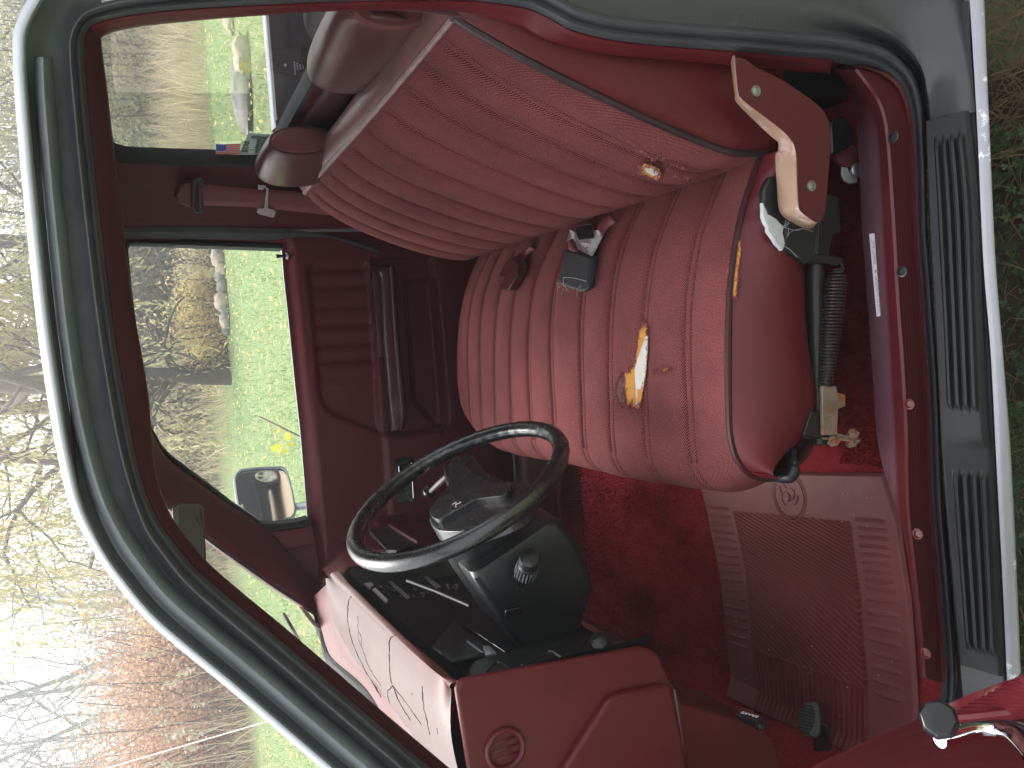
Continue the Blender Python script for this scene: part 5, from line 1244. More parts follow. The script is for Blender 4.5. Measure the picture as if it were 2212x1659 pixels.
MB().tube(cr(lb, 20), [.006]*20, 8).build('pocket_lip', M['trim'], dr)
kk = P(*cpk(1495, 610), pl=(d0+dn*.075, dn)); 
ax_ = (dn*.75+V((.0, -.1, .9))).normalized()
ks = P(*cpk(1530, 700), pl=(d0+dn*.06, dn)); ke = P(*cpk(1470, 560), pl=(d0+dn*.085, dn)); ax_ = (ke-ks).normalized()
crk = MB().lathe(kk-ax_*.015, ax_, [(0, .005), (.001, .008), (.006, .0084), (.008, .0082), (.0085, .0094), (.015, .0102), (.025, .0098), (.03, .0085), (.031, .005), (.0312, 0)], 8).build('window_crank', M['blackgloss'], dr, smooth=True, bevel=.0012, ang=20)
am = [P(*cpk(*q), pl=(d0+dn*h, dn)) for q, h in (((1500, 770), .05), ((1580, 755), .048), ((1760, 705), .045), ((2000, 690), .042), ((2150, 715), .04), ((2260, 780), .036), ((2400, 900), .03))]
wv_ = [.004, .005, .0065, .0085, .0105, .012, .014]
amc = cr(am, 40); rows = []
for j, p in enumerate(amc):
    w = lin([i*39/6 for i in range(7)], wv_, j); t = (amc[min(39, j+1)]-amc[max(0, j-1)]).normalized(); s = t.cross(dn).normalized()
    rows.append([p+s*w*math.cos(a)+dn*.006*math.sin(a) for a in [2*math.pi*k/14 for k in range(14)]])
mb = MB().grid(rows, closed=True); mb.face(rows[0]); mb.build('crank_arm', M['chrome'], crk, ang=60)
# the rest of the door: outer skin away from the lens
MB().box(d0+dd_*.42-dn*.1+V((0, 0, .12)), (.9, .07, .66), Matrix.Rotation(math.atan2(dd_.y, dd_.x), 3, 'Z')).build('door_shell', M['paint'], dr, bevel=.02)
# plain front end and hood so that the truck continues past the windscreen
MB().grid([[V((-.74, y, 1.02)), V((-1.1, y, 1.0)), V((-1.9, y, .93)), V((-2.2, y, .85)), V((-2.24, y, .5))] for y in (-.02, .3, .8, 1.3, 1.62)]).build('hood', M['paint'], truck)
MB().grid([[V((x, -.04, .98)), V((x, -.06, .8)), V((x, -.05, .45))] for x in (-.72, -1.4, -2.2)]).build('fender', M['paint'], truck)
MB().grid([[V((x, 1.64, .98)), V((x, 1.68, .8)), V((x, 1.66, .45))] for x in (-.72, -1.4, -2.2)]).build('fender', M['paint'], truck)
MB().grid([[V((-.93, y, z)) for z in (.4, .8, 1.1)] for y in (.06, .8, 1.54)]).build('firewall', M['carpet'], truck)
# ------------------------------------------------------------------ world and light: bright overcast
w = bpy.data.worlds.new('World'); sc.world = w; w.use_nodes = True; nt = w.node_tree; bg = nt.nodes['Background']
sky = nt.nodes.new('ShaderNodeTexSky'); sky.sky_type = 'NISHITA'; sky.sun_disc = False
SUN_EL, SUN_AZ = math.radians(58), math.radians(335)
sky.sun_elevation = SUN_EL; sky.sun_rotation = SUN_AZ; sky.air_density = 1.4; sky.dust_density = 6; sky.ozone_density = .6
hs = nt.nodes.new('ShaderNodeHueSaturation'); hs.inputs['Saturation'].default_value = .22
nt.links.new(sky.outputs[0], hs.inputs['Color']); nt.links.new(hs.outputs[0], bg.inputs['Color']); bg.inputs['Strength'].default_value = .15
sl_ = bpy.data.lights.new('sun', 'SUN'); sl_.energy = .6; sl_.angle = math.radians(45); sl_.color = (1, .97, .93)
so_ = bpy.data.objects.new('sun', sl_); C.objects.link(so_)
sd_ = V((math.sin(SUN_AZ)*math.cos(SUN_EL), math.cos(SUN_AZ)*math.cos(SUN_EL), math.sin(SUN_EL)))
so_.rotation_euler = sd_.to_track_quat('Z', 'Y').to_euler()
sc.view_settings.view_transform = 'Standard'; sc.view_settings.look = 'None'; sc.view_settings.gamma = 1; sc.view_settings.exposure = EXPOSURE
sc.cycles.use_denoising = True; sc.cycles.max_bounces = 10; sc.cycles.diffuse_bounces = 6; sc.cycles.transparent_max_bounces = 24; sc.cycles.sample_clamp_indirect = 6
# ------------------------------------------------------------------ ground
def ground():
    t = NT('lawn_ground'); n1 = t.noise(.35, 6, .6); n2 = t.noise(6, 6, .7); n3 = t.noise(60, 4, .7)
    c = t.ramp(n2, [(.3, (.15, .21, .095)), (.55, (.22, .285, .135)), (.75, (.32, .36, .19))]); c = t.mix(t.ramp(n1, [(.45, (0, 0, 0)), (.7, (.5, .5, .5))]), c, (.30, .26, .12))
    c = t.mix(1, c, t.ramp(n3, [(.3, (.7, .7, .7)), (.7, (1.2, 1.2, 1.2))]), 'MULTIPLY'); t.col(c); t.set(rough=1, spec=.1); t.bump(n3, .8, .03); return t.m
M['lawn'] = ground()
rows = []
def gz_(x, y):
    r = max(0, y-17); return .0 + .035*max(0, y-30) + .03*math.sin(x*.3)*math.sin(y*.23)*smooth(4, 12, math.hypot(x, y))
gx = [-700, -200, -80, -40]+[-30+1.5*i for i in range(41)]+[40, 80, 200, 700]; gy = [-700, -200, -60, -20]+[-10+1.5*i for i in range(31)]+[40, 60, 120, 300, 800]
tag(MB().grid([[V((x, y, gz_(x, y) if y < 60 else gz_(x, 60))) for y in gy] for x in gx], flip=False).build('ground', M['lawn']), None, None, kind='structure')
# gravel drive behind the truck, seen in the door mirror
gv = plain('gravel', (.30, .235, .17), .95, grain=60, gs=1, var=.3, vscale=26)
tag(MB().grid([[V((x, y, .012)) for y in (-3, 0, 3, 6.5)] for x in (4.6, 7, 11, 16)]).build('gravel_drive', gv), None, None, kind='structure')
rnd = random.Random(21)
def leafmat(name, c, var=.35, trans=.58):
    t = NT(name); col = t.ramp(t.noise(.9, 5, .7), [(.25, sc3(c, 1.12*(1-var))), (.75, sc3(c, 1.12*(1+var)))]); t.col(col); t.set(rough=.85, spec=.15)
    tl = t.new('BsdfTranslucent'); t.L(col, tl.inputs[0]); mx = t.new('MixShader'); mx.inputs[0].default_value = trans
    t.L(t.b.outputs[0], mx.inputs[1]); t.L(tl.outputs[0], mx.inputs[2]); t.L(mx.outputs[0], t.n['Material Output'].inputs['Surface']); return t.m
def cards(mb, c, n, size, spread, rn, asp=1.6, down=0):
    for _ in range(n):
        p = c+V((rn.gauss(0, spread[0]), rn.gauss(0, spread[1]), rn.gauss(0, spread[2])))
        a = V((rn.gauss(0, 1), rn.gauss(0, 1), rn.gauss(0, 1)-down)).normalized(); b = a.orthogonal().normalized()
        b = (Matrix.Rotation(rn.uniform(0, 6.3), 3, a) @ b); s = size*rn.uniform(.5, 1.3)
        mb.add([p-a*s*asp*.5, p+b*s*.5, p+a*s*asp*.5, p-b*s*.5], [(0, 1, 2, 3)])
def limb(mb, p, d, L, r, rn, lvl, tips, droop=0, split=(2, 3), bend=.25, minr=.006):
    pts = [p]; n = 5
    for k in range(n):
        d = (d+V((rn.gauss(0, bend), rn.gauss(0, bend), rn.gauss(.02, bend*.6)-droop*(k/n)))).normalized(); pts.append(pts[-1]+d*L/n)
    mb.tube(pts, [r*(1-.45*k/n) for k in range(n+1)], 6 if lvl > 1 else (4 if lvl else 3), cap=False)
    if lvl == 0: tips.append((pts[-1], d, pts[2])); return
    for k in range(rn.randint(*split)+1):
        q = pts[rn.randint(2, n)]; a = d.orthogonal().normalized(); a = Matrix.Rotation(rn.uniform(0, 6.28), 3, d) @ a
        limb(mb, q, (d*rn.uniform(.5, 1)+a*rn.uniform(.4, .9)).normalized(), L*rn.uniform(.55, .78), max(minr, r*.52), rn, lvl-1, tips, droop, split, bend, minr)
M['darkbark'] = plain('dark_wet_bark', (.07, .055, .045), .95, grain=40, gs=.8, var=.3, vscale=5)
M['bark'] = plain('bark', (.2, .17, .145), .95, grain=40, gs=.8, var=.3, vscale=5); M['greybark'] = plain('grey_bark', (.34, .33, .32), .95, grain=40, gs=.8, var=.25, vscale=5)
M['willow'] = leafmat('willow_leaves', (.38, .39, .20)); M['willow_gold'] = leafmat('yellowing_willow_leaves', (.42, .385, .20)); M['russet'] = leafmat('russet_leaves', (.43, .28, .19)); M['goldleaf'] = leafmat('golden_leaves', (.52, .40, .19))
M['redleaf'] = leafmat('dull_red_leaves', (.45, .27, .25)); M['brush'] = leafmat('brown_brush', (.36, .30, .24)); M['tan'] = leafmat('tan_reed', (.50, .43, .29)); M['olive'] = leafmat('olive_thicket', (.40, .40, .26)); M['greybrush'] = leafmat('grey_brush', (.31, .31, .29))
def gpos(x, y, Y):
    """where a sight line crosses the vertical plane Y, dropped to the ground"""
    p = P(x, y, Y=Y); return V((p.x, Y, gz_(p.x, Y)))
def tree(name, pos, h, label, cat, seed, trunk=.18, crown=None, dens=0, size=.1, spread=.5, lean=(0, 0), lvl=3, droop=0, bark=None, group='trees beyond the lawn', strands=0, first=.3, split=(2, 3), multi=1):
    rn = random.Random(seed); t = thing(name, label, cat, pos, group); tips = []; mb = MB()
    for m_ in range(multi):
        d = V((lean[0]+rn.gauss(0, .12)*(multi > 1)*2, lean[1]+rn.gauss(0, .12)*(multi > 1)*2, 1)).normalized(); base = pos+V((rn.gauss(0, .3), rn.gauss(0, .3), 0))*(multi > 1)
        pts = [base-V((0, 0, .1))]; L = h*.62
        for k in range(7): d = (d+V((rn.gauss(0, .07), rn.gauss(0, .07), .05))).normalized(); pts.append(pts[-1]+d*L/7)
        mb.tube(pts, [trunk*(1.25 if k == 0 else 1)*(1-.72*k/7) for k in range(8)], 8, cap=False)
        nb_ = 9 if lvl > 2 else 8
        for k in range(nb_):
            f = first+(1-first)*k/nb_; q = pts[min(7, int(f*7)+1)]; a = rn.uniform(0, 6.28)
            limb(mb, q, V((math.cos(a)*.8, math.sin(a)*.8, .45+.5*f)).normalized(), h*.33*(1.1-.5*f), trunk*.36*(1-.4*f), rn, lvl-1, tips, droop, split)
    mb.build('trunk', bark or M['bark'], t, ang=180)
    if crown is not None:
        cm_ = MB()
        for p, d, m in tips:
            if strands:
                for s in range(strands):
                    q = p+V((rn.gauss(0, .35), rn.gauss(0, .35), rn.gauss(0, .2))); L = rn.uniform(.8, 2.6); n = int(L/.16); v = V((d.x*.3, d.y*.3, -.2))
                    for k in range(n):
                        v = (v+V((rn.gauss(0, .1), rn.gauss(0, .1), -.35))).normalized(); q = q+v*.16
                        a = (v+V((rn.gauss(0, .5), rn.gauss(0, .5), 0))).normalized(); b = Matrix.Rotation(rn.uniform(0, 6.3), 3, a) @ a.orthogonal().normalized(); s_ = size*rn.uniform(.6, 1.3)
                        cm_.add([q, q+a*s_*.9+b*s_*.24, q+a*s_*1.8, q+a*s_*.9-b*s_*.24], [(0, 1, 2, 3)])
            else: cards(cm_, p, dens, size, (spread,)*3, rn)
        cm_.build('crown', crown, t, smooth=False)
    return t
def shrub(name, pos, wdt, h, label, cat, seed, mat_, n, size, group='shrubs along the wood edge', stems=14, asp=1.6, up=0, deep=None):
    rn = random.Random(seed); t = thing(name, label, cat, pos, group); mb = MB(); cw = MB(); deep = deep or wdt*.6
    for k in range(stems):
        a = rn.uniform(-1, 1); top = pos+V((a*wdt*.5, rn.uniform(-.5, .5)*deep, h*rn.uniform(.55, 1)*(1-.35*a*a)))
        b = pos+V((a*wdt*.3, rn.uniform(-.2, .2)*deep, -.05)); mid = b.lerp(top, .5)+V((rn.gauss(0, .1), rn.gauss(0, .1), .1)); mb.tube(cr([b, mid, top], 7), [.03*(1-.1*j) for j in range(7)], 4, cap=False)
        for j in range(max(1, n//stems)):
            f = rn.random()**.7; q = b.lerp(top, f)+V((rn.gauss(0, .13*wdt), rn.gauss(0, .13*deep), rn.gauss(0, .09*h))); q.z = max(pos.z+.03, q.z)
            cards(cw, q, 1, size, (.02,)*3, rn, asp, -up)
    mb.build('stems', M['bark'], t, ang=180); cw.build('foliage', mat_, t, smooth=False); return t
# ------------------------------------------------------------------ what stands beyond the truck
# yellow-green willows whose heads hang over the cab
tree('willow_tree', gpos(440, 795, 24), 12.5, 'big leaning willow with dark forked trunk and hanging yellow-green strands, in the passenger window', 'tree', 3, .42, M['willow_gold'], 0, .13, lean=(-.14, .0), lvl=3, droop=.16, strands=7, first=.12)
tree('willow_tree', gpos(440, 560, 30), 16, 'tall yellow-green willow rising behind the cab roof near the rear pillar', 'tree', 4, .38, M['willow'], 0, .15, lvl=3, droop=.14, strands=7, first=.25)
tree('willow_tree', gpos(440, 1010, 27), 11.5, 'yellow willow with streaming strands just behind the far windscreen pillar', 'tree', 5, .34, M['willow_gold'], 0, .14, lean=(.1, 0), lvl=3, droop=.18, strands=7, first=.15)
tree('willow_tree', gpos(440, 690, 36), 17, 'pale green willow farther back, between the two nearer willows', 'tree', 6, .4, M['willow'], 0, .16, lvl=3, droop=.12, strands=6, first=.2)
tree('willow_tree', gpos(440, 870, 33), 16, 'pale willow seen above the middle of the roof edge', 'tree', 26, .36, M['willow'], 0, .16, lvl=3, droop=.12, strands=6, first=.25)
tree('willow_tree', gpos(470, 808, 17.0), 4.2, 'low dark forked willow trunk at the far edge of the lawn, in the passenger window', 'tree', 15, .2, M['willow_gold'], 0, .07, lean=(-.12, 0), lvl=2, droop=.3, strands=2, first=.25, bark=M['darkbark'], multi=2)
# grey leafless trees over the front of the cab
for k, (x, Y, h, lab) in enumerate(((1290, 46, 19, 'grey leafless tree closest to the willows'), (1360, 40, 15, 'slim grey leafless tree above the bend of the roof edge'), (1420, 50, 20, 'tall grey leafless tree over the golden shrub'), (1480, 44, 16, 'grey leafless tree behind the crest of the russet bush'), (1545, 52, 18, 'hazy grey leafless tree over the russet bush'), (1610, 46, 14, 'low spreading leafless tree above the pale wire'), (1690, 50, 15, 'leafless tree at the frame edge beyond the russet bush'))):
    tree('bare_tree', gpos(450, x, Y), h, lab, 'tree', 40+k, .2, None, bark=M['greybark'], lvl=4, split=(2, 2), first=.25, group='leafless trees')
for k, (x, Y, h, lab) in enumerate(((40, 40, 15, 'leafless tree over the rear corner of the roof'), (150, 46, 17, 'leafless tree with sparse twigs above the rear window'), (270, 44, 16, 'leafless tree between the rear pillar and the green willow'))):
    tree('bare_tree', gpos(300, x, Y), h, lab, 'tree', 60+k, .2, M['brush'] if k == 0 else None, 3, .12, .5, bark=M['greybark'], lvl=4, split=(2, 2), first=.25, group='leafless trees')
tree('red_maple', gpos(450, 1255, 52), 21, 'tall tree with thin dull red leaves over the roof bend', 'tree', 71, .25, M['redleaf'], 9, .2, .8, lvl=3, bark=M['greybark'], first=.35)
tree('red_maple', gpos(450, 1580, 58), 15, 'distant tree with a few reddish leaves behind the leafless trees', 'tree', 72, .22, M['redleaf'], 6, .2, .7, lvl=3, bark=M['greybark'], first=.35)
# shrubs and thickets along the far side of the lawn
shrub('russet_bush', gpos(480, 1590, 21), 7.0, 4.1, 'big russet bush covered in dry orange-brown leaves, by the pale wire', 'bush', 80, M['russet'], 26000, .06, stems=60)
shrub('russet_bush', gpos(480, 1440, 23), 3.2, 3.2, 'smaller russet bush beside the golden shrub', 'bush', 81, M['russet'], 9000, .06, stems=30)
shrub('golden_shrub', gpos(480, 1362, 25), 1.9, 2.7, 'bright golden upright shrub at the edge of the bare wood', 'shrub', 82, M['goldleaf'], 7000, .055, stems=26)
shrub('golden_shrub', gpos(470, 690, 17.4), 1.5, 1.25, 'golden-leaved shrub behind the boulders in the passenger window', 'shrub', 83, M['goldleaf'], 2600, .05, stems=30)
shrub('golden_shrub', gpos(470, 590, 18), 1.3, 1.0, 'tan and gold bush next to the grey boulders', 'shrub', 84, M['tan'], 1800, .05, stems=26)
shrub('golden_shrub', gpos(470, 785, 17.0), .9, .9, 'little yellow bush at the foot of the dark willow trunk', 'shrub', 85, M['goldleaf'], 1400, .04, stems=14)
for k, (x, Y, wd, h, m, lab) in enumerate(((1560, 30, 16, 5.5, 'brush', 'broad brown thicket behind the russet bush'), (1330, 34, 14, 7.0, 'greybrush', 'tall grey-brown thicket at the foot of the leafless trees'), (1130, 24, 9, 2.6, 'tan', 'straw coloured scrub seen through the windscreen'), (960, 26, 9, 3.0, 'brush', 'brown scrub below the windscreen-side willow'), (800, 26, 8, 3.0, 'brush', 'brown scrub below the leaning willow'), (640, 27, 9, 4.5, 'olive', 'olive scrub behind the golden shrub'), (520, 27, 8, 5, 'olive', 'olive scrub beside the passenger window rear edge'))):
    shrub('thicket', gpos(470, x, Y), wd, h, lab, 'thicket', 100+k, M[m], 13000, .085, 'thickets under the trees', stems=50, deep=3)
for k, (x, Y, wd, h, m, lab) in enumerate(((300, 30, 9, 7.5, 'greybrush', 'dark grey thicket filling the upper rear window'), (140, 32, 9, 8, 'greybrush', 'grey-green thicket beside the rear window near edge'), (20, 30, 9, 9, 'brush', 'brown thicket seen over the rear roof corner'), (210, 38, 18, 11, 'greybrush', 'tall grey thicket behind the rear window thickets'))):
    shrub('thicket', gpos(420, x, Y), wd, h, lab, 'thicket', 120+k, M[m], 13000, .085, 'thickets under the trees', stems=50, deep=3)
shrub('young_tree', gpos(430, 110, 22), 4.4, 5.0, 'leafy pale green young tree in the rear window', 'tree', 130, M['olive'], 9000, .075, 'shrubs along the wood edge', stems=40)
# boulders along the lawn edge
def rock(pos, r, seed, label, mat_, cat='boulder', group='boulders along the lawn edge', flat=.75):
    rn = random.Random(seed); fr_ = [V((rn.gauss(0, 1), rn.gauss(0, 1), rn.gauss(0, 1))).normalized() for _ in range(9)]; am_ = [rn.uniform(.75, 1) for _ in fr_]; rows = []
    for i in range(13):
        ph = math.pi*i/12; row = []
        for j in range(20):
            t = 2*math.pi*j/20; d = V((math.sin(ph)*math.cos(t), math.sin(ph)*math.sin(t), math.cos(ph)))
            k = (1+.09*math.sin(7*d.x+seed)*math.sin(9*d.y+2*d.z)+.06*math.sin(17*d.z+11*d.x))*min([1]+[a/max(1e-3, d.dot(f)) for f, a in zip(fr_, am_) if d.dot(f) > .5]); row.append(pos+V((d.x*r[0], d.y*r[1], d.z*r[2]*flat+r[2]*.4))*1*k if False else pos+V((d.x*r[0]*k, d.y*r[1]*k, d.z*r[2]*k*flat+r[2]*.42)))
        rows.append(row)
    return tag(MB().grid(rows, closed=True).build('boulder', mat_, None, ang=35), label, cat, group)
M['paleR'] = plain('pale_stone', (.34, .285, .22), .9, grain=25, gs=.8, var=.2, vscale=4); M['greyR'] = plain('grey_stone', (.18, .17, .15), .9, grain=25, gs=.8, var=.25, vscale=4)
for k, (x, Y, r, m, lab) in enumerate(((652, 16.2, .27, 'paleR', 'large pale rounded boulder at the lawn edge in the passenger window'), (676, 16.1, .16, 'greyR', 'grey boulder leaning against the large pale one'), (695, 16.2, .22, 'paleR', 'pale pinkish boulder just forward of the largest'), (712, 16.3, .16, 'greyR', 'low grey stone at the forward end of the boulder row'), (620, 16.2, .2, 'greyR', 'grey boulder behind the largest pale one'), (596, 16.3, .22, 'greyR', 'dark grey boulder in the middle of the row'), (580, 16.2, .2, 'paleR', 'small pale boulder towards the rear of the row'), (560, 16.3, .26, 'paleR', 'pale boulder second from the window rear edge'), (541, 16.3, .24, 'greyR', 'grey boulder against the window rear edge'))):
    p = gpos(470, x, Y); rock(p, (r*.8, r*.75, r*.8), 200+k, lab, M[m])
# rocks in the grass seen through the rear window
p = P(540, 190, Z=0); rock(V((p.x, p.y, 0)), (.62, .34, .2), 231, 'long mossy grey rock in the lawn behind the rear window', M['greyR'], group='rocks in the lawn')
p = P(538, 150, Z=0); rock(V((p.x+.1, p.y-.2, 0)), (.3, .2, .2), 232, 'pale sandy rock beside the long mossy one', M['paleR'], group='rocks in the lawn')
p = P(505, 40, Z=0); rock(V((p.x, p.y, 0)), (.25, .18, .13), 233, 'small pale rock near the top corner of the rear window', M['paleR'], group='rocks in the lawn')
# tall dry reeds, one mass
rn = random.Random(9); rd = MB()
def reed(x, y, h, lean=.25):
    z = gz_(x, y); a = rn.uniform(0, 6.3); d = V((math.cos(a), math.sin(a), 0)); w_ = d.orthogonal().normalized()*rn.uniform(.006, .014); p = V((x, y, z)); pts = [p]
    b = V((rn.gauss(0, lean), rn.gauss(0, lean), 1)).normalized()
    q1 = p+b*h*.5; q2 = p+b*h+V((b.x, b.y, -.25))*h*.25
    rd.add([p-w_, p+w_, q1+w_, q1-w_, q2], [(0, 1, 2, 3), (3, 2, 4)])
for _ in range(5200):
    f = rn.random()
    if f < .6: x, y = rn.uniform(3.2, 9.5), rn.uniform(16.5, 21); h = rn.uniform(.5, 1.5)
    else: x, y = rn.uniform(-16, 3), rn.uniform(17.5, 23); h = rn.uniform(.4, 1.1)
    reed(x, y, h)
tag(rd.build('reeds', M['tan'], None, smooth=False), 'tall dry tan reeds and grasses along the wood edge', 'reeds', kind='stuff')
pl_ = MB()
for _ in range(26):
    x, y = rn.uniform(-13, -5.5), rn.uniform(17.5, 19.5); h = rn.uniform(1.1, 2.0); p = V((x, y, gz_(x, y))); t = p+V((rn.gauss(0, .25), rn.gauss(0, .1), h)); pl_.tube([p, p.lerp(t, .6)+V((.03, 0, 0)), t], .008, 4); cards(pl_, t, 26, .07, (.03, .03, .09), rn)
tag(pl_.build('plume_grass', plain('plume_cream', (.62, .54, .42), .9, gs=0), None, smooth=False), 'cream seed plumes standing over the dry grass', 'plume grass', kind='stuff')
# lawn blades and fallen leaves
bl = MB(); rn = random.Random(12)
def onland(): 
    for _ in range(50):
        x, y = rn.uniform(-12, 9), 2+14.5*rn.random()**1.3
        if abs(x) < .38*(y+1.5)+1.5 or x < 0: return x, y
    return x, y
for _ in range(30000):
    x, y = onland(); z = gz_(x, y); a = rn.uniform(0, 6.3); w_ = V((math.cos(a), math.sin(a), 0))*rn.uniform(.004, .010); h = rn.uniform(.03, .09); p = V((x, y, z)); t = p+V((rn.gauss(0, .03), rn.gauss(0, .03), h)); bl.add([p-w_, p+w_, t], [(0, 1, 2)])
gm = leafmat('grass_blade', (.22, .31, .13), .35, .5)
tag(bl.build('lawn_grass', gm, None, smooth=False), 'short green lawn grass beyond the passenger door', 'grass', kind='stuff')
lf = MB()
for _ in range(3600):
    x, y = onland(); s = rn.uniform(.018, .05); p = V((x, y, gz_(x, y)+rn.uniform(.03, .07))); a = V((rn.gauss(0, 1), rn.gauss(0, 1), rn.gauss(0, .3))).normalized(); b = (V((0, 0, 1)).cross(a)+V((0, 0, rn.gauss(0, .35)))).normalized()
    lf.add([p-a*s, p+b*s*.6, p+a*s, p-b*s*.6], [(0, 1, 2, 3)])
tag(lf.build('fallen_leaves', leafmat('fallen_leaf', (.62, .53, .24)), None, smooth=False), 'pale yellow leaves fallen all over the lawn', 'leaves', kind='stuff')
# the sapling twig with three yellow leaves near the door
tw = thing('sapling', 'thin sapling with a few bright yellow leaves close beyond the passenger door', 'sapling', V((-1.0, 3.4, 0)))
tb_ = P(600, 985, Y=3.4); base = V((tb_.x-.5, 3.4, 0)); MB().tube(cr([base, base.lerp(P(622, 930, Y=3.4), .6)+V((.05, 0, .05)), P(622, 930, Y=3.4), P(560, 900, Y=3.5)], 14), .005, 5).build('stem', M['bark'], tw)
yl = MB()
for x, y in ((618, 968), (606, 966), (615, 942), (622, 936), (588, 975)):
    p = P(x, y, Y=3.4)
    for k in range(2): cards(yl, p, 1, .034, (.015, .02, .02), rn, 1.5)
yl.build('leaves', leafmat('bright_yellow_leaf', (.72, .60, .06)), tw, smooth=False)
# the thin pale wire
wa_, wb2 = P(232, 1659, Y=9), P(585, 1556, Y=9)
wa_, wb2 = P(150, 1683, Y=9), P(640, 1540, Y=7)
tag(MB().tube([wa_+(wa_-wb2)*1.5, wa_, wb2, wb2+(wb2-wa_)*.8], .0055, 6).build('guy_wire', plain('pale_wire', (.75, .72, .66), .5, gs=0), None), 'thin pale guy wire slanting in front of the russet bush', 'wire')
# ground right beside and under the sill: straw and clover
rn = random.Random(31); stw = MB()
soil = plain('bare_soil', (.075, .058, .042), .95, grain=40, gs=1, var=.35, vscale=14)
tag(MB().grid([[V((x, y, .006+.012*math.sin(x*7+y*3)*math.sin(y*9))) for y in [-.9+.1*k for k in range(26)]] for x in [-1.2+.1*k for k in range(34)]]).build('bare_ground', soil), None, None, kind='structure')
for _ in range(9000):
    x = rn.uniform(.28, 1.5) if rn.random() < .8 else rn.uniform(-.9, .3); y = rn.uniform(-.25, .75); p = V((x, y, rn.uniform(.005, .05))); a = rn.uniform(0, 6.3); d = V((math.cos(a), math.sin(a), rn.gauss(.12, .25))).normalized(); L = rn.uniform(.03, .11); s = d.cross(V((0, 0, 1))).normalized()*rn.uniform(.0008, .0018)
    m_ = p+d*L*.5+V((0, 0, .008)); e = p+d*L; stw.add([p-s, p+s, m_+s, m_-s, e], [(0, 1, 2, 3), (3, 2, 4)])
tag(stw.build('dry_grass', leafmat('straw', (.36, .27, .17), .4), None, smooth=False), 'dead straw coloured grass beside the rear of the sill', 'dry grass', kind='stuff')
cv = MB()
for _ in range(9500):
    x = rn.uniform(-.95, .34); y = rn.uniform(-.2, .62)
    if rn.random() < .45*max(0, math.sin(x*6.5+1.2)*math.sin(y*5+.3))+.12: continue
    c = V((x, y, rn.uniform(.02, .075))); s = rn.uniform(.0045, .0085); tl = V((rn.gauss(0, .3), rn.gauss(0, .3), 1)).normalized(); e1 = tl.orthogonal().normalized(); e2 = tl.cross(e1); a0 = rn.uniform(0, 6.3)
    for k in range(3):
        a = a0+k*2.09; d = e1*math.cos(a)+e2*math.sin(a); g = tl.cross(d); m_ = c+d*s
        cv.add([c, c+d*s*.5+g*s*.5, c+d*s*1.1+g*s*.45+tl*s*.1, c+d*s*1.0, c+d*s*1.1-g*s*.45+tl*s*.1, c+d*s*.5-g*s*.5], [(0, 1, 2, 3), (0, 3, 4, 5)])
clm = NT('clover_leaf'); clm.col(clm.ramp(clm.noise(40, 3, .6), [(.3, (.03, .062, .022)), (.7, (.075, .13, .05))])); clm.set(rough=.6)
tag(cv.build('clover', clm.m, None, smooth=False), 'green clover growing on the soil below the sill', 'clover', kind='stuff')
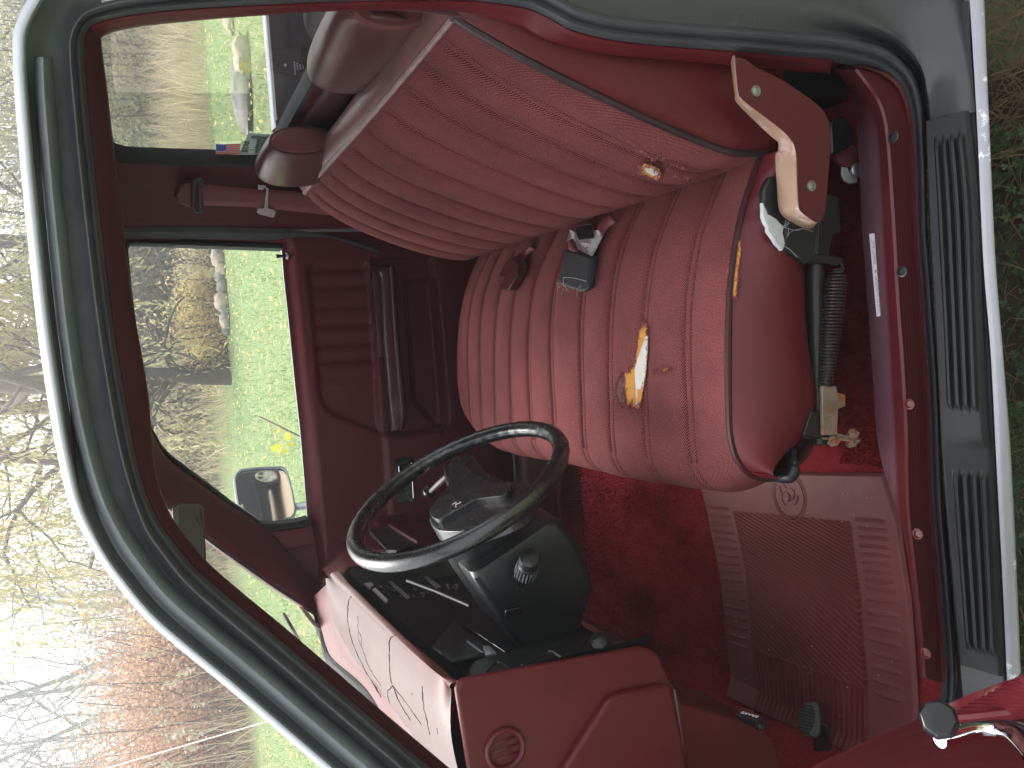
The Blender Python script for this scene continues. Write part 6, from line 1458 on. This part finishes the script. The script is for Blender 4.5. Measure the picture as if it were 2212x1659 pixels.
# ------------------------------------------------------------------ black car parked behind, seen in the door mirror
def black_car(pos, ang):
    car = thing('parked_car', 'black car with silver alloy wheels parked behind, seen in the door mirror', 'car', pos)
    Rm = Matrix.Rotation(ang, 3, 'Z'); T = lambda x, y, z: pos+Rm @ V((x, y, z))
    prf = [(-2.3, .35), (-2.35, .6), (-2.3, .85), (-1.5, 1.0), (-.9, 1.05), (-.2, 1.5), (1.2, 1.55), (1.9, 1.15), (2.3, 1.05), (2.35, .6), (2.3, .35)]
    rows = []
    for yv, k in ((-.92, 0), (-.95, .0), (-.9, .02), (-.5, .05), (.5, .05), (.9, .02), (.95, 0), (.92, 0)):
        rows.append([T(x*(1 if k else .995), yv*(.8 if z > 1.2 else 1), z) for x, z in prf])
    paint_ = plain('black_paint', (.004, .0045, .006), .22, gs=0)
    mb = MB().grid(rows)
    for s in (-1, 1): mb.face([T(x, s*.92*(.8 if z > 1.2 else 1), z) for x, z in prf][::s])
    mb.build('body', paint_, car, ang=30)
    for s in (-1, 1):
        MB().face([T(x, s*(.925 if z < 1.2 else .775), z) for x, z in [(-.75, 1.08), (-.15, 1.44), (1.15, 1.48), (1.7, 1.12)]]).build('side_window', plain('dark_glass', (.02, .022, .025), .05, gs=0), car, smooth=False)
        for x in (-1.45, 1.45):
            a = Rm @ V((0, s, 0)); c = T(x, s*.80, .34)
            wh = MB().lathe(c, a, [(-.1, .2), (0, .335), (.12, .345), (.16, .33), (.165, .24), (.13, .235)], 40).build('wheel', plain('tyre', (.015, .015, .015), .8, gs=0), car, ang=40)
            MB().lathe(c, a, [(-.05, .37), (.125, .40), (.126, .36)], 40).build('wheel_arch', M['black'], car)
            rim_ = MB().lathe(c, a, [(.13, .235), (.166, .24), (.168, .215), (.13, .205), (.08, .2), (.06, 0)], 40)
            e1 = a.orthogonal().normalized(); e2 = a.cross(e1)
            for k in range(10):
                t = 2*math.pi*(k//2)/5+(.16 if k % 2 else -.16); d = e1*math.cos(t)+e2*math.sin(t); g = a.cross(d)
                rim_.prism([c+a*.12+d*.03+g*.016, c+a*.12+d*.21+g*.014, c+a*.12+d*.21-g*.014, c+a*.12+d*.03-g*.016], a*.04)
            rim_.lathe(c, a, [(.15, .05), (.168, .045), (.17, 0)], 20)
            rim_.build('alloy_rim', plain('alloy', (.62, .62, .63), .25, .9, gs=0), wh, ang=40)
        MB().box(T(.35, s*.955, 1.0), (.18, .02, .03), Rm).build('door_handle', M['chrome'], car)
        MB().box(T(0, s*.955, .62), (3, .015, .04), Rm).build('side_strip', M['black'], car)
        MB().box(T(-.75, s*1.02, 1.12), (.12, .18, .13), Rm).build('wing_mirror', paint_, car, bevel=.03)
    return car
dv = (mc-CAM).normalized(); rfl = dv-2*dv.dot(nM)*nM

black_car(V((6.55, 2.0, 0)), math.radians(90))
# thin air volume added to give the pale veil of lens glare
hz = bpy.data.materials.new('glare_veil_air'); hz.use_nodes = True; hn = hz.node_tree; hn.nodes.remove(hn.nodes['Principled BSDF'])
pv_ = hn.nodes.new('ShaderNodeVolumePrincipled'); pv_.inputs['Color'].default_value = (.93, .95, 1, 1); pv_.inputs['Density'].default_value = .0055; pv_.inputs['Anisotropy'].default_value = .2
hn.links.new(pv_.outputs[0], hn.nodes['Material Output'].inputs['Volume'])
tag(MB().box((0, 25, 14), (260, 190, 34)).build('glare_veil', hz, None, smooth=False), None, None, kind='stuff')
